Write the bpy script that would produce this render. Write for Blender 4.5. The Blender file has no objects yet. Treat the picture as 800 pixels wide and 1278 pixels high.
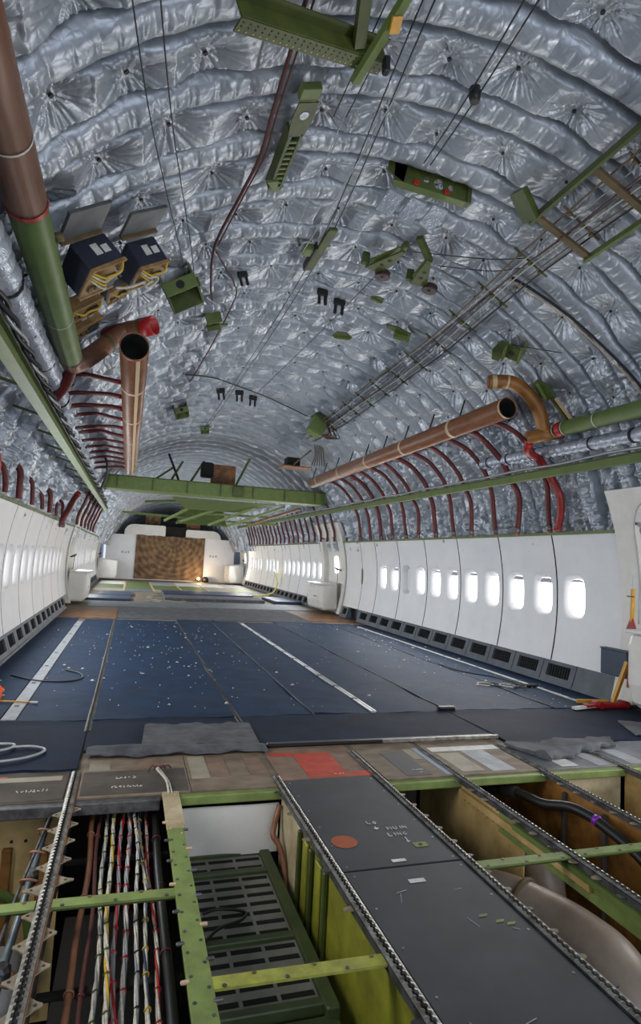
import bpy, math, random
import numpy as np
from mathutils import Vector, Matrix
R = math.radians
random.seed(7)
SC = bpy.context.scene
COL = SC.collection

# ------------------------------------------------------------------ camera, world, lights, exposure
cam = bpy.data.cameras.new('camera')
cam.sensor_fit = 'VERTICAL'; cam.sensor_height = 36.0; cam.lens = 751.1/1278*36
cam.clip_start = 0.02; cam.clip_end = 200
co = bpy.data.objects.new('camera', cam); COL.objects.link(co)
def cam_rot(y, p, r):
    fw = Vector((math.sin(y)*math.cos(p), math.cos(y)*math.cos(p), math.sin(p)))
    r0 = Vector((math.cos(y), -math.sin(y), 0)); u0 = r0.cross(fw)
    rr = r0*math.cos(r)+u0*math.sin(r); uu = u0*math.cos(r)-r0*math.sin(r)
    return Matrix((rr, uu, -fw)).transposed()
co.matrix_world = Matrix.Translation((-1.61, 0, 1.17)) @ cam_rot(0.299417, 0.0806769, 0.0533873).to_4x4()
SC.camera = co

W = bpy.data.worlds.new('world'); SC.world = W; W.use_nodes = True
W.node_tree.nodes['Background'].inputs[0].default_value = (0.72, 0.82, 1.0, 1)
W.node_tree.nodes['Background'].inputs[1].default_value = 0.9

def area(name, loc, target, sx, sy, power, color=(1, 1, 1)):
    l = bpy.data.lights.new(name, 'AREA'); l.shape = 'RECTANGLE'; l.size = sx; l.size_y = sy
    l.energy = power; l.color = color
    o = bpy.data.objects.new(name, l); COL.objects.link(o); o.location = loc
    o.rotation_euler = (Vector(target)-Vector(loc)).to_track_quat('-Z', 'Y').to_euler()
    return o
# added fill lamp: model left open behind camera; then daylight of presumed open doorways
area('open_end_fill', (0.0, -3.2, 1.9), (0.0, 6.0, 1.9), 4.6, 3.2, 88, (0.93, 0.96, 1.0))
area('daylight_right_doorway', (2.75, 2.2, 1.0), (-1.0, 3.4, 0.9), 1.0, 1.7, 46, (1.0, 0.98, 0.95))
area('daylight_left_doorway', (-2.8, 2.4, 1.0), (0.4, 3.2, 0.1), 1.0, 1.7, 40, (1.0, 0.97, 0.93))
area('daylight_far_right_doorway', (2.7, 24.0, 1.1), (0.0, 22.0, 0.4), 0.9, 1.7, 22, (1.0, 0.9, 0.74))
# light from the rows of cabin windows on either side
for sgn in (1, -1):
    area('window_row_daylight', (sgn*2.72, 8.4, 0.93), (0, 8.4, 1.15), 6.5, 0.36, 92, (0.93, 0.97, 1.0) if sgn < 0 else (1.0, 0.965, 0.91))
    area('window_row_daylight', (sgn*2.72, 18.8, 0.93), (0, 18.8, 1.1), 10.0, 0.36, 130, (0.95, 0.97, 1.0))
SC.view_settings.view_transform = 'Standard'; SC.view_settings.look = 'None'
SC.view_settings.exposure = 0.27; SC.view_settings.gamma = 1.0
SC.view_settings.use_curve_mapping = False
SC.cycles.use_denoising = True
SC.cycles.max_bounces = 7; SC.cycles.diffuse_bounces = 4; SC.cycles.glossy_bounces = 3
SC.cycles.sample_clamp_indirect = 6.0

# ------------------------------------------------------------------ materials
def lin(c):
    return tuple(((v/12.92) if v <= .04045 else ((v+.055)/1.055)**2.4) for v in c)
MATS = {}
def mat(name, c1, c2=None, scale=6.0, rough=0.6, metal=0.0, bump=0.0, bscale=40.0, emit=0.0, spec=0.5, stretch=(1, 1, 1), lo=.35, hi=.65, coat=0.0, bdist=0.02, detail=4):
    """sRGB colours (0..1); c2 blends in by noise"""
    m = bpy.data.materials.new(name); m.use_nodes = True; nt = m.node_tree
    b = nt.nodes['Principled BSDF']
    b.inputs['Roughness'].default_value = rough; b.inputs['Metallic'].default_value = metal
    b.inputs['Specular IOR Level'].default_value = spec; b.inputs['Coat Weight'].default_value = coat
    a1 = (*lin(c1), 1); b.inputs['Base Color'].default_value = a1
    m.diffuse_color = a1
    if c2 is not None or bump:
        g = nt.nodes.new('ShaderNodeNewGeometry'); mp = nt.nodes.new('ShaderNodeMapping'); mp.inputs['Scale'].default_value = stretch
        nt.links.new(g.outputs['Position'], mp.inputs['Vector'])
    if c2 is not None:
        n = nt.nodes.new('ShaderNodeTexNoise'); n.inputs['Scale'].default_value = scale; n.inputs['Detail'].default_value = detail
        n.inputs['Roughness'].default_value = .62
        nt.links.new(mp.outputs[0], n.inputs['Vector'])
        r = nt.nodes.new('ShaderNodeValToRGB'); r.color_ramp.elements[0].position = lo; r.color_ramp.elements[1].position = hi
        r.color_ramp.elements[0].color = a1; r.color_ramp.elements[1].color = (*lin(c2), 1)
        nt.links.new(n.outputs['Fac'], r.inputs[0]); nt.links.new(r.outputs[0], b.inputs['Base Color'])
    if bump:
        n = nt.nodes.new('ShaderNodeTexNoise'); n.inputs['Scale'].default_value = bscale; n.inputs['Detail'].default_value = 3
        nt.links.new(mp.outputs[0], n.inputs['Vector'])
        bp = nt.nodes.new('ShaderNodeBump'); bp.inputs['Strength'].default_value = bump; bp.inputs['Distance'].default_value = bdist
        nt.links.new(n.outputs['Fac'], bp.inputs['Height']); nt.links.new(bp.outputs[0], b.inputs['Normal'])
    if emit:
        b.inputs['Emission Color'].default_value = a1; b.inputs['Emission Strength'].default_value = emit
    MATS[name] = m
    return m

def foil_material(name, c1, c2, fine, rough=.38, metal=.40, bs=.42):
    m = mat(name, c1, c2, scale=2.3, rough=rough, metal=metal)
    nt = m.node_tree; b = nt.nodes['Principled BSDF']
    g = nt.nodes.new('ShaderNodeNewGeometry')
    n1 = nt.nodes.new('ShaderNodeTexNoise'); n1.noise_type = 'RIDGED_MULTIFRACTAL'; n1.inputs['Scale'].default_value = 7.5*fine
    n1.inputs['Detail'].default_value = 5; n1.inputs['Distortion'].default_value = .5
    n2 = nt.nodes.new('ShaderNodeTexVoronoi'); n2.feature = 'DISTANCE_TO_EDGE'; n2.inputs['Scale'].default_value = 19.0*fine
    nd = nt.nodes.new('ShaderNodeTexNoise'); nd.inputs['Scale'].default_value = 7*fine
    mx = nt.nodes.new('ShaderNodeMix'); mx.data_type = 'VECTOR'; mx.inputs[0].default_value = .12
    nt.links.new(g.outputs['Position'], n1.inputs['Vector']); nt.links.new(g.outputs['Position'], nd.inputs['Vector'])
    nt.links.new(g.outputs['Position'], mx.inputs[4]); nt.links.new(nd.outputs['Color'], mx.inputs[5])
    nt.links.new(mx.outputs[1], n2.inputs['Vector'])
    b1 = nt.nodes.new('ShaderNodeBump'); b1.inputs['Strength'].default_value = bs; b1.inputs['Distance'].default_value = .012
    b2 = nt.nodes.new('ShaderNodeBump'); b2.inputs['Strength'].default_value = bs*.8; b2.inputs['Distance'].default_value = .012
    nt.links.new(n1.outputs[0], b1.inputs['Height']); nt.links.new(n2.outputs['Distance'], b2.inputs['Height'])
    nt.links.new(b1.outputs[0], b2.inputs['Normal']); nt.links.new(b2.outputs[0], b.inputs['Normal'])
    return m

foil = foil_material('silver_foil_blanket', (.60, .63, .672), (.675, .70, .735), 1.0)
foil_wrap = foil_material('crumpled_foil', (.70, .73, .78), (.60, .63, .69), 2.0, .36, .4, .5)
panel_white = mat('panel_white', (.90, .90, .90), (.87, .87, .88), scale=3, rough=.42)
panel_cream = mat('panel_cream', (.88, .87, .85), (.84, .83, .80), scale=5, rough=.45)
panel_gap = mat('panel_gap_dark', (.10, .10, .11), rough=.9)
pane_glow = mat('bright_window_pane', (1, 1, 1), emit=3.0)
shade_grey = mat('window_shade_grey', (.66, .66, .67), rough=.5)
green = mat('primer_green', (.335, .405, .195), (.39, .455, .235), scale=9, rough=.5)
green_dark = mat('primer_green_olive', (.29, .335, .135), (.22, .26, .10), scale=7, rough=.5)
green_light = mat('primer_green_light', (.47, .545, .29), (.40, .455, .24), scale=12, rough=.55)
green_duct = mat('primer_green_duct', (.37, .455, .235), (.33, .405, .20), scale=7, rough=.5)
yellow_green = mat('primer_yellow_green', (.53, .54, .15), (.40, .405, .12), scale=7, rough=.5)
beige_web = mat('primer_beige_web', (.82, .71, .48), (.62, .52, .32), scale=4, rough=.6)
amber_web = mat('stained_amber_web', (.60, .42, .18), (.36, .23, .09), scale=6, rough=.6)
cream_web = mat('cream_web', (.74, .69, .57), (.58, .52, .39), scale=6, rough=.6)
brown_duct = mat('brown_composite_duct', (.50, .335, .235), (.42, .265, .175), scale=9, rough=.42, stretch=(3, .6, 3))
ochre_duct = mat('ochre_composite_duct', (.56, .38, .13), (.46, .29, .10), scale=7, rough=.45)
tape_tan = mat('tan_tape', (.72, .63, .50), rough=.6)
black_in = mat('recess_shade_black', (.03, .03, .03), rough=.9)  # black that puts the shade of openings into the colour
red_hose = mat('red_silicone_hose', (.385, .125, .115), (.30, .09, .09), scale=30, rough=.5)
red_bright = mat('red_silicone_cap', (.68, .10, .12), (.60, .08, .09), scale=20, rough=.45)
carpet_blue = mat('navy_carpet', (.07, .20, .325), (.045, .135, .235), scale=5, rough=.66, bump=.35, bscale=160, spec=.16, bdist=.006, detail=8)
carpet_dark = mat('navy_carpet_dark', (.05, .125, .225), (.035, .09, .165), scale=5, rough=.75, bump=.35, bscale=160, spec=.18, bdist=.006)  # darker navy for the front carpet pieces
carpet_grey = mat('grey_underlay', (.36, .37, .39), (.24, .25, .27), scale=7, rough=.8, bump=.3, bscale=90)
wood_floor = mat('brown_floor_panel', (.52, .46, .39), (.37, .325, .27), scale=6, rough=.7, stretch=(1, 2, 1), detail=8)
wood_red = mat('reddish_floor_panel', (.53, .43, .36), (.40, .33, .275), scale=8, rough=.7, detail=8)
wood_orange = mat('orange_brown_panel', (.55, .37, .20), (.36, .23, .13), scale=6, rough=.6)
wood_pale = mat('pale_floor_panel', (.62, .59, .52), (.50, .47, .40), scale=4, rough=.6)
floor_dark = mat('floor_underside_dark', (.33, .30, .265), (.22, .20, .175), scale=4, rough=.8)
floor_grey = mat('grey_floor_panel', (.45, .47, .49), (.33, .35, .37), scale=5, rough=.6)
slate_panel = mat('slate_floor_panel', (.20, .22, .245), (.145, .155, .175), scale=5, rough=.55, detail=9, lo=.3, hi=.7)
paint_red = mat('orange_red_paint', (.75, .25, .15), (.62, .20, .12), scale=14, rough=.6)
paint_orange = mat('rust_orange_paint', (.62, .30, .14), (.55, .25, .11), scale=14, rough=.6)
paint_charcoal = mat('charcoal_paint', (.21, .22, .24), (.26, .26, .28), scale=10, rough=.6)
paint_white = mat('white_paint', (.84, .84, .82), (.72, .72, .70), scale=14, rough=.6)
paint_grey = mat('pale_grey_paint', (.62, .64, .66), (.52, .54, .56), scale=8, rough=.6)
alu = mat('worn_aluminium', (.68, .68, .66), (.45, .43, .40), scale=18, rough=.38, metal=.75)
alu_dark = mat('grimy_aluminium', (.42, .42, .43), (.26, .25, .25), scale=18, rough=.45, metal=.6)
grey_frame = mat('slate_grey_dado', (.36, .39, .42), (.30, .33, .36), scale=6, rough=.55)
grille_dark = mat('grille_recess', (.10, .11, .12), (.16, .17, .18), scale=30, rough=.8)
navy_box = mat('navy_equipment_case', (.17, .19, .26), (.13, .145, .2), scale=8, rough=.5)
tan_board = mat('tan_circuit_board', (.62, .50, .32), (.48, .36, .22), scale=12, rough=.6)
grey_case = mat('grey_equipment_case', (.33, .34, .355), (.25, .26, .27), scale=8, rough=.5)
yellow = mat('yellow_paint', (.82, .60, .10), (.72, .52, .08), scale=12, rough=.45)
red_paint = mat('red_paint', (.66, .08, .10), (.54, .06, .08), scale=12, rough=.45)
black_rub = mat('black_rubber', (.06, .06, .065), rough=.45)
cable_black = mat('dark_control_cable', (.10, .10, .11), rough=.5)
cable_grey = mat('pale_control_cable', (.62, .63, .64), rough=.4, metal=.4)
cord_red = mat('red_brown_cord', (.36, .17, .15), (.26, .14, .13), scale=60, rough=.7)
button_dark = mat('dark_retaining_button', (.06, .06, .07), rough=.6)
seam_dark = mat('dark_seam_cord', (.10, .105, .12), rough=.8)
wire_white = mat('white_wire', (.78, .77, .72), (.62, .60, .55), scale=50, rough=.5)
wire_yellow = mat('yellow_wire', (.75, .62, .14), rough=.5)
tray_brown = mat('brown_cable_tray', (.40, .33, .22), (.30, .26, .16), scale=10, rough=.6)
duct_beige = mat('beige_air_duct', (.60, .54, .48), (.50, .44, .38), scale=5, rough=.42)
louvre_grey = mat('louvre_slat_grey', (.49, .49, .45), (.41, .41, .375), scale=8, rough=.55)
louvre_green = mat('louvre_frame_green', (.25, .31, .165), (.20, .25, .13), scale=8, rough=.5)
curtain_brown = None
purple = mat('purple_tape', (.45, .12, .62), rough=.3)
orange_mat = mat('orange_plastic', (.90, .36, .08), rough=.5)
debris_mat = mat('pale_litter', (.80, .80, .80), (.5, .5, .5), scale=40, rough=.6)
blue_tarp = mat('blue_folded_tarp', (.16, .24, .36), (.10, .15, .24), scale=6, rough=.4)
tape_yellow = mat('pale_yellow_tape', (.86, .84, .42), rough=.5)
dark_void = mat('dark_void_and_parts', (.06, .055, .05), (.10, .085, .07), scale=5, rough=.9)  # near-black; stands for unlit space as well as dark parts

# patterned curtain: rings and spokes of darker brown on tan cloth
def curtain_material(cx, cz):
    m = bpy.data.materials.new('patterned_brown_cloth'); m.use_nodes = True; nt = m.node_tree
    b = nt.nodes['Principled BSDF']; b.inputs['Roughness'].default_value = .8
    g = nt.nodes.new('ShaderNodeNewGeometry'); s = nt.nodes.new('ShaderNodeSeparateXYZ'); nt.links.new(g.outputs['Position'], s.inputs[0])
    def mth(op, a, b_=None):
        n = nt.nodes.new('ShaderNodeMath'); n.operation = op
        for i, v in enumerate((a, b_)):
            if v is None: continue
            if isinstance(v, (int, float)): n.inputs[i].default_value = v
            else: nt.links.new(v, n.inputs[i])
        return n.outputs[0]
    dx = mth('SUBTRACT', s.outputs[0], cx); dz = mth('SUBTRACT', s.outputs[2], cz)
    r = mth('SQRT', mth('ADD', mth('MULTIPLY', dx, dx), mth('MULTIPLY', dz, dz)))
    a = mth('ARCTAN2', dz, dx)
    ring = mth('SINE', mth('MULTIPLY', r, 31.0)); k = mth('MULTIPLY', a, 20.0)
    spoke = mth('SINE', mth('ADD', k, mth('MULTIPLY', mth('FLOOR', mth('MULTIPLY', r, 4.93)), 1.57)))
    v = mth('ADD', mth('MULTIPLY', ring, .5), mth('MULTIPLY', spoke, .5))
    nz = nt.nodes.new('ShaderNodeTexNoise'); nz.inputs['Scale'].default_value = 5; nt.links.new(g.outputs['Position'], nz.inputs['Vector'])
    v = mth('ADD', mth('MULTIPLY', v, .22), nz.outputs['Fac'])
    rp = nt.nodes.new('ShaderNodeValToRGB'); rp.color_ramp.elements[0].position = .3; rp.color_ramp.elements[1].position = .75
    rp.color_ramp.elements[0].color = (*lin((.33, .25, .17)), 1); rp.color_ramp.elements[1].color = (*lin((.52, .41, .29)), 1)
    nt.links.new(v, rp.inputs[0]); nt.links.new(rp.outputs[0], b.inputs['Base Color'])
    return m
curtain_brown = curtain_material(0.0, 1.75)

# ------------------------------------------------------------------ mesh helpers
class MB:
    """collects faces; obj() links them as ONE mesh object with its origin at the base centre"""
    def __init__(s): s.v = []; s.f = []; s.sm = []; s.mi = []; s.cur = 0; s.M = None
    def add(s, vs, fs, smooth=False):
        o = len(s.v)
        if s.M is not None: vs = [s.M @ Vector(p) for p in vs]
        s.v.extend([tuple(p) for p in vs])
        for f in fs: s.f.append([i+o for i in f]); s.sm.append(smooth); s.mi.append(s.cur)
        return s
    def box(s, lo, hi):
        x0, y0, z0 = lo; x1, y1, z1 = hi
        return s.add([(x0, y0, z0), (x1, y0, z0), (x1, y1, z0), (x0, y1, z0), (x0, y0, z1), (x1, y0, z1), (x1, y1, z1), (x0, y1, z1)],
                     [(0, 3, 2, 1), (4, 5, 6, 7), (0, 1, 5, 4), (1, 2, 6, 5), (2, 3, 7, 6), (3, 0, 4, 7)])
    def bbox(s, lo, hi, b=.01):
        """box with chamfered vertical+horizontal edges (prism of chamfered outline, inset top and bottom)"""
        x0, y0, z0 = lo; x1, y1, z1 = hi
        def ring(i, z):
            a0, a1, c0, c1 = x0+i, x1-i, y0+i, y1-i
            return [(a0+b, c0, z), (a1-b, c0, z), (a1, c0+b, z), (a1, c1-b, z), (a1-b, c1, z), (a0+b, c1, z), (a0, c1-b, z), (a0, c0+b, z)]
        vs = ring(b*.7, z0)+ring(0, z0+b)+ring(0, z1-b)+ring(b*.7, z1)
        fs = [list(range(7, -1, -1)), list(range(24, 32))]
        for k in range(3):
            for i in range(8): fs.append((k*8+i, k*8+(i+1) % 8, (k+1)*8+(i+1) % 8, (k+1)*8+i))
        return s.add(vs, fs)
    def prism(s, poly, t, o, ux, uy, holes=()):
        """flat plate: 2D outline extruded by t along ux x uy, starting at o"""
        o, ux, uy = Vector(o), Vector(ux).normalized(), Vector(uy).normalized(); n = ux.cross(uy)
        k = len(poly)
        vs = [o+ux*a+uy*b for a, b in poly]+[o+ux*a+uy*b+n*t for a, b in poly]
        fs = [list(range(k-1, -1, -1)), list(range(k, 2*k))]+[(i, (i+1) % k, k+(i+1) % k, k+i) for i in range(k)]
        return s.add(vs, fs)
    def tube(s, pts, r, seg=10, cap=True, closed=False):
        pts = [Vector(p) for p in pts]; n = len(pts)
        rs = r if isinstance(r, (list, tuple)) else [r]*n
        vs, fs = [], []; up = None
        for i, p in enumerate(pts):
            if closed: d = pts[(i+1) % n]-pts[i-1]
            else: d = pts[min(i+1, n-1)]-pts[max(i-1, 0)]
            d.normalize()
            if up is None: up = d.orthogonal().normalized()
            else:
                up = up-d*up.dot(d)
                up = up.normalized() if up.length > 1e-6 else d.orthogonal().normalized()
            w = d.cross(up)
            for j in range(seg):
                a = 2*math.pi*j/seg; vs.append(p+(up*math.cos(a)+w*math.sin(a))*rs[i])
        m = n if closed else n-1
        for i in range(m):
            for j in range(seg):
                fs.append((i*seg+j, i*seg+(j+1) % seg, ((i+1) % n)*seg+(j+1) % seg, ((i+1) % n)*seg+j))
        s.add(vs, fs, True)
        if cap and not closed:
            o = len(s.v)-n*seg
            s.f.append([o+j for j in range(seg-1, -1, -1)]); s.sm.append(False); s.mi.append(s.cur)
            s.f.append([o+(n-1)*seg+j for j in range(seg)]); s.sm.append(False); s.mi.append(s.cur)
        return s
    def pipe(s, a, b, r, wall=.006, seg=24):
        """straight hollow pipe open at end a, closed at end b"""
        a, b = Vector(a), Vector(b); d = (b-a).normalized(); u = d.orthogonal().normalized(); w = d.cross(u)
        def ring(p, q): return [p+(u*math.cos(2*math.pi*j/seg)+w*math.sin(2*math.pi*j/seg))*q for j in range(seg)]
        vs = ring(b, r)+ring(a, r)+ring(a, r-wall)+ring(a+d*r*6, r-wall); fs = []
        for k in range(3):
            for j in range(seg): fs.append((k*seg+j, k*seg+(j+1) % seg, (k+1)*seg+(j+1) % seg, (k+1)*seg+j))
        fs.append(list(range(3*seg, 4*seg))); fs.append(list(range(seg-1, -1, -1)))
        return s.add(vs, fs, True)
    def disc(s, c, n, r, t=.002, seg=16, rx=None):
        c, n = Vector(c), Vector(n).normalized(); u = n.orthogonal().normalized(); w = n.cross(u)
        vs = [c+(u*math.cos(2*math.pi*j/seg)+w*math.sin(2*math.pi*j/seg))*r for j in range(seg)]
        vs += [p+n*t for p in vs]
        fs = [list(range(seg-1, -1, -1)), list(range(seg, 2*seg))]+[(j, (j+1) % seg, seg+(j+1) % seg, seg+j) for j in range(seg)]
        return s.add(vs, fs)
    def bar(s, a, b, w, h, up=(0, 0, 1)):
        a, b = Vector(a), Vector(b); d = (b-a).normalized(); up = Vector(up); sd = d.cross(up).normalized(); up = sd.cross(d)
        vs = []
        for p in (a, b):
            for i, j in ((-1, -1), (1, -1), (1, 1), (-1, 1)): vs.append(p+sd*i*w/2+up*j*h/2)
        return s.add(vs, [(0, 3, 2, 1), (4, 5, 6, 7), (0, 1, 5, 4), (1, 2, 6, 5), (2, 3, 7, 6), (3, 0, 4, 7)])
    def grid(s, P, smooth=True):
        ny, nx = len(P), len(P[0]); vs = [p for row in P for p in row]
        return s.add(vs, [(i*nx+j, i*nx+j+1, (i+1)*nx+j+1, (i+1)*nx+j) for i in range(ny-1) for j in range(nx-1)], smooth)
    def obj(s, name, m, parent=None, label=None, cat=None, group=None, kind=None, fix=True, origin=None):
        me = bpy.data.meshes.new(name)
        V = np.array(s.v, float); lo, hi = V.min(0), V.max(0)
        o0 = Vector(((lo[0]+hi[0])/2, (lo[1]+hi[1])/2, lo[2])) if origin is None else Vector(origin)
        me.from_pydata([tuple(p) for p in (V-np.array(o0))], [], s.f)
        for mm in (m if isinstance(m, (list, tuple)) else [m]): me.materials.append(mm)
        me.polygons.foreach_set('use_smooth', s.sm); me.polygons.foreach_set('material_index', s.mi)
        if fix:
            import bmesh
            bm = bmesh.new(); bm.from_mesh(me); bmesh.ops.recalc_face_normals(bm, faces=bm.faces); bm.to_mesh(me); bm.free()
        o = bpy.data.objects.new(name, me); COL.objects.link(o)
        put(o, o0, parent); tag(o, label, cat, group, kind)
        return o
WL = {}
def put(o, loc, parent=None):
    loc = Vector(loc); WL[o.name] = loc
    if parent is not None: o.parent = parent; o.location = loc-WL[parent.name]
    else: o.location = loc
def tag(o, label=None, cat=None, group=None, kind=None):
    if label: o['label'] = label
    if cat: o['category'] = cat
    if group: o['group'] = group
    if kind: o['kind'] = kind
    return o
def thing(name, loc, label=None, cat=None, group=None, kind=None):
    o = bpy.data.objects.new(name, None); o.empty_display_size = .1; COL.objects.link(o); put(o, loc); tag(o, label, cat, group, kind)
    return o
def smooth_path(pts, n=6):
    """Catmull-Rom through pts"""
    P = [Vector(p) for p in pts]; P = [P[0]*2-P[1]]+P+[P[-1]*2-P[-2]]; out = []
    for i in range(1, len(P)-2):
        a, b, c, d = P[i-1:i+3]
        for k in range(n):
            t = k/n; out.append(.5*((2*b)+(c-a)*t+(2*a-5*b+4*c-d)*t*t+(3*b-a-3*c+d)*t**3))
    out.append(P[-2]); return out
ORD = 'first second third fourth fifth sixth seventh eighth ninth tenth eleventh twelfth thirteenth fourteenth fifteenth sixteenth seventeenth eighteenth nineteenth twentieth'.split()
ORD += ['twenty-'+o for o in ORD[:9]]+['thirtieth']+['thirty-'+o for o in ORD[:9]]
# cross-section of the cabin: circle of radius RC round (0, ZC)
RC, ZC = 3.05, 0.80
def arc(th, r=RC, y=0.0):
    t = R(th); return Vector((r*math.sin(t), y, ZC+r*math.cos(t)))
def cframe(th, y, r):
    """local frame on the crown: x along the arc (towards +X), y aft, z up out of the cabin"""
    t = R(th); x = Vector((math.cos(t), 0, -math.sin(t))); yv = Vector((0, 1, 0)); z = x.cross(yv)
    m = Matrix((x, yv, z)).transposed().to_4x4(); m.translation = arc(th, r, y); return m

# ================================================================== SETTING
# ------------------------------------------------------------------ ceiling: quilted foil blankets between and over the frames
F0, FP = 0.36, 0.508            # first frame station, frame pitch
rng = np.random.RandomState(3)
NT = rng.rand(64, 64)
def vnoise(x, y, seed=0):
    x = x+seed*7.31; y = y+seed*3.77
    xi = np.floor(x).astype(int); yi = np.floor(y).astype(int); fx = x-xi; fy = y-yi
    fx = fx*fx*(3-2*fx); fy = fy*fy*(3-2*fy)
    a = NT[xi % 64, yi % 64]; b = NT[(xi+1) % 64, yi % 64]; c = NT[xi % 64, (yi+1) % 64]; d = NT[(xi+1) % 64, (yi+1) % 64]
    return (a*(1-fx)+b*fx)*(1-fy)+(c*(1-fx)+d*fx)*fy
def ridged(x, y, seed):
    return 1-np.abs(2*vnoise(x, y, seed)-1)*2
BUT = .42                        # spacing of the retaining buttons along the arc
def but_off(k): return ((k*0.618) % 1.0)*BUT
def relief(Y, S):
    """how far the blanket surface stands inwards of the reference circle (m)"""
    wob = .035*(vnoise(S*1.3, np.floor((Y-F0)/FP+.5)*3.1, 1)-.5)
    u = (Y+wob-F0)/FP; k = np.floor(u); t = u-k
    kf = np.floor(u+.5)
    df = np.minimum(t, 1-t)*FP
    side = np.clip((np.abs(S)-2.25)/.55, 0, 1)
    wv = .82+.3*(vnoise(S*1.1, kf*5.3, 2)-.5)
    lump = .84+.16*np.abs(np.sin(np.pi*S/(.21+.05*np.sin(kf*2.1))+kf*1.7))**.6
    wrap = .098*wv*np.sqrt(np.clip(1-(df/.090)**2, 0, 1))*lump
    groove = -.040*np.exp(-((df-.106)/.012)**2)
    off = np.mod(k*0.618, 1.0)*BUT
    sc = np.round((S-off)/BUT)*BUT+off
    jit = np.sin(k*12.9+sc*78.2)
    ds = S-sc-jit*.04; dy = (t-.5+.1*np.sin(k*3.3+sc*5.1))*FP
    r = np.hypot(ds, dy)+1e-5; phi = np.arctan2(dy, ds)
    mask = np.clip((df-.095)/.05, 0, 1); mask = mask*mask*(3-2*mask)
    pillow = .070*(1-np.exp(-(r/.13)**2))
    w1 = np.abs(np.sin(5*phi+jit*6+r*3)); w2 = np.abs(np.sin(8*phi+jit*11-r*4)); w3 = np.abs(np.sin(13*phi+sc*9))
    va = .35+1.3*vnoise(phi*2+jit*9, k*3.1+sc*4.7, 9); q = -((1-w1)**2.6*.9+(1-w2)**2.4*.9+(1-w3)**2*.6)*va
    wr = .023*q*np.minimum(r/.06, 1)*np.exp(-(r/.165)**2)
    fold = .006*ridged(S*2.0+.8*Y, Y*4.5, 3)+.005*ridged(S*6-2.1*Y, Y*7+S*3, 4)**3+.0035*ridged(S*13+Y*5, Y*12-S*4, 5)**3
    lowf = .03*(vnoise(S*1.4, Y*1.6, 6)-.5)
    crump = side*(.055*ridged(S*1.9, Y*9.5, 7)+.034*ridged(S*6.5+Y*3, Y*15, 8)**2+.018*ridged(S*14, Y*27, 9)**2)
    far = np.clip((Y-8)/4, 0, 1); wrap = wrap*(1+.45*far); groove = groove*(1+.8*far)
    tie = -.007*np.exp(-(np.mod(S/.11+kf*.37, 1)-.5)**2/.006)*np.clip(1-df/.09, 0, 1)
    return wrap+tie+(groove+lowf+(pillow+wr)*(1-.6*side)*mask)+fold*(.9-.35*mask)+crump
def blanket(y0, y1, ny, t0, t1, nt):
    Y, T = np.meshgrid(np.linspace(y0, y1, ny), np.radians(np.linspace(t0, t1, nt)), indexing='ij')
    r = RC-relief(Y, T*RC)
    r = r-np.clip(Y-22, 0, 20)**1.35*.055; zc = ZC-np.clip(Y-22, 0, 20)*.0
    V = np.stack([r*np.sin(T), Y, zc+r*np.cos(T)], -1).reshape(-1, 3)
    i = np.arange(ny-1)[:, None]*nt+np.arange(nt-1)[None, :]
    F = np.stack([i, i+1, i+nt+1, i+nt], -1).reshape(-1, 4)
    return V, F
parts = [blanket(-3.4, 1.2, 90, -78, 78, 200), blanket(1.2, 6.6, 700, -78, 78, 1040), blanket(6.6, 13.0, 420, -78, 78, 560), blanket(13.0, 33.0, 640, -78, 78, 260)]
V = np.concatenate([p[0] for p in parts]); off = 0; FF = []
for v, f in parts: FF.append(f+off); off += len(v)
F = np.concatenate(FF)
me = bpy.data.meshes.new('ceiling'); me.vertices.add(len(V)); me.vertices.foreach_set('co', V.ravel())
me.loops.add(F.size); me.loops.foreach_set('vertex_index', F.ravel().astype(np.int32))
me.polygons.add(len(F)); me.polygons.foreach_set('loop_start', np.arange(0, F.size, 4, dtype=np.int32))
me.polygons.foreach_set('use_smooth', np.ones(len(F), bool)); me.materials.append(foil); me.update(calc_edges=True)
ceiling = bpy.data.objects.new('ceiling', me); COL.objects.link(ceiling); WL['ceiling'] = Vector((0, 0, 0))
tag(ceiling, kind='structure')
def surf(y, th, lift=0.0):
    s = np.array([R(th)*RC]); return arc(th, RC-float(relief(np.array([float(y)]), s)[0])-lift, y)
def wobble(s, k): return .035*(float(vnoise(np.array([s*1.3]), np.array([k*3.1]), 1)[0])-.5)
# dark seam cords beside each near frame and buttons pinning the blankets
for k in range(3, 26):
    mb = MB()
    for sg in (-1,):
        pts = [surf(F0+k*FP-wobble(R(th)*RC, k)+sg*.104, th, .006) for th in np.arange(-66, 66.1, .7)]
        mb.tube(pts, .006+.0009*max(0, k-7), 5)
    mb.obj('seam_cord', seam_dark, ceiling)
bmesh_button = None
nb = 0; rest = MB()
spots = []
for k in range(2, 24):
    o = but_off(k)
    for j in range(-8, 9):
        sc = j*BUT+o; s = sc+math.sin(k*12.9+sc*78.2)*.04; th = math.degrees(s/RC)
        if abs(th) > 62: continue
        y = F0+(k+.5-.1*math.sin(k*3.3+sc*5.1))*FP; spots.append((y, th))
    for j in range(-9, 10):
        th = j*6.7+(k % 3)*1.7
        if abs(th) < 60: spots.append((F0+k*FP-wobble(R(th)*RC, k)-.104, th))
spots.sort(key=lambda q: (Vector((-1.61, 0, 1.17))-arc(q[1], RC, q[0])).length+(100 if (q[0] < 1.6) else 0))
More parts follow.
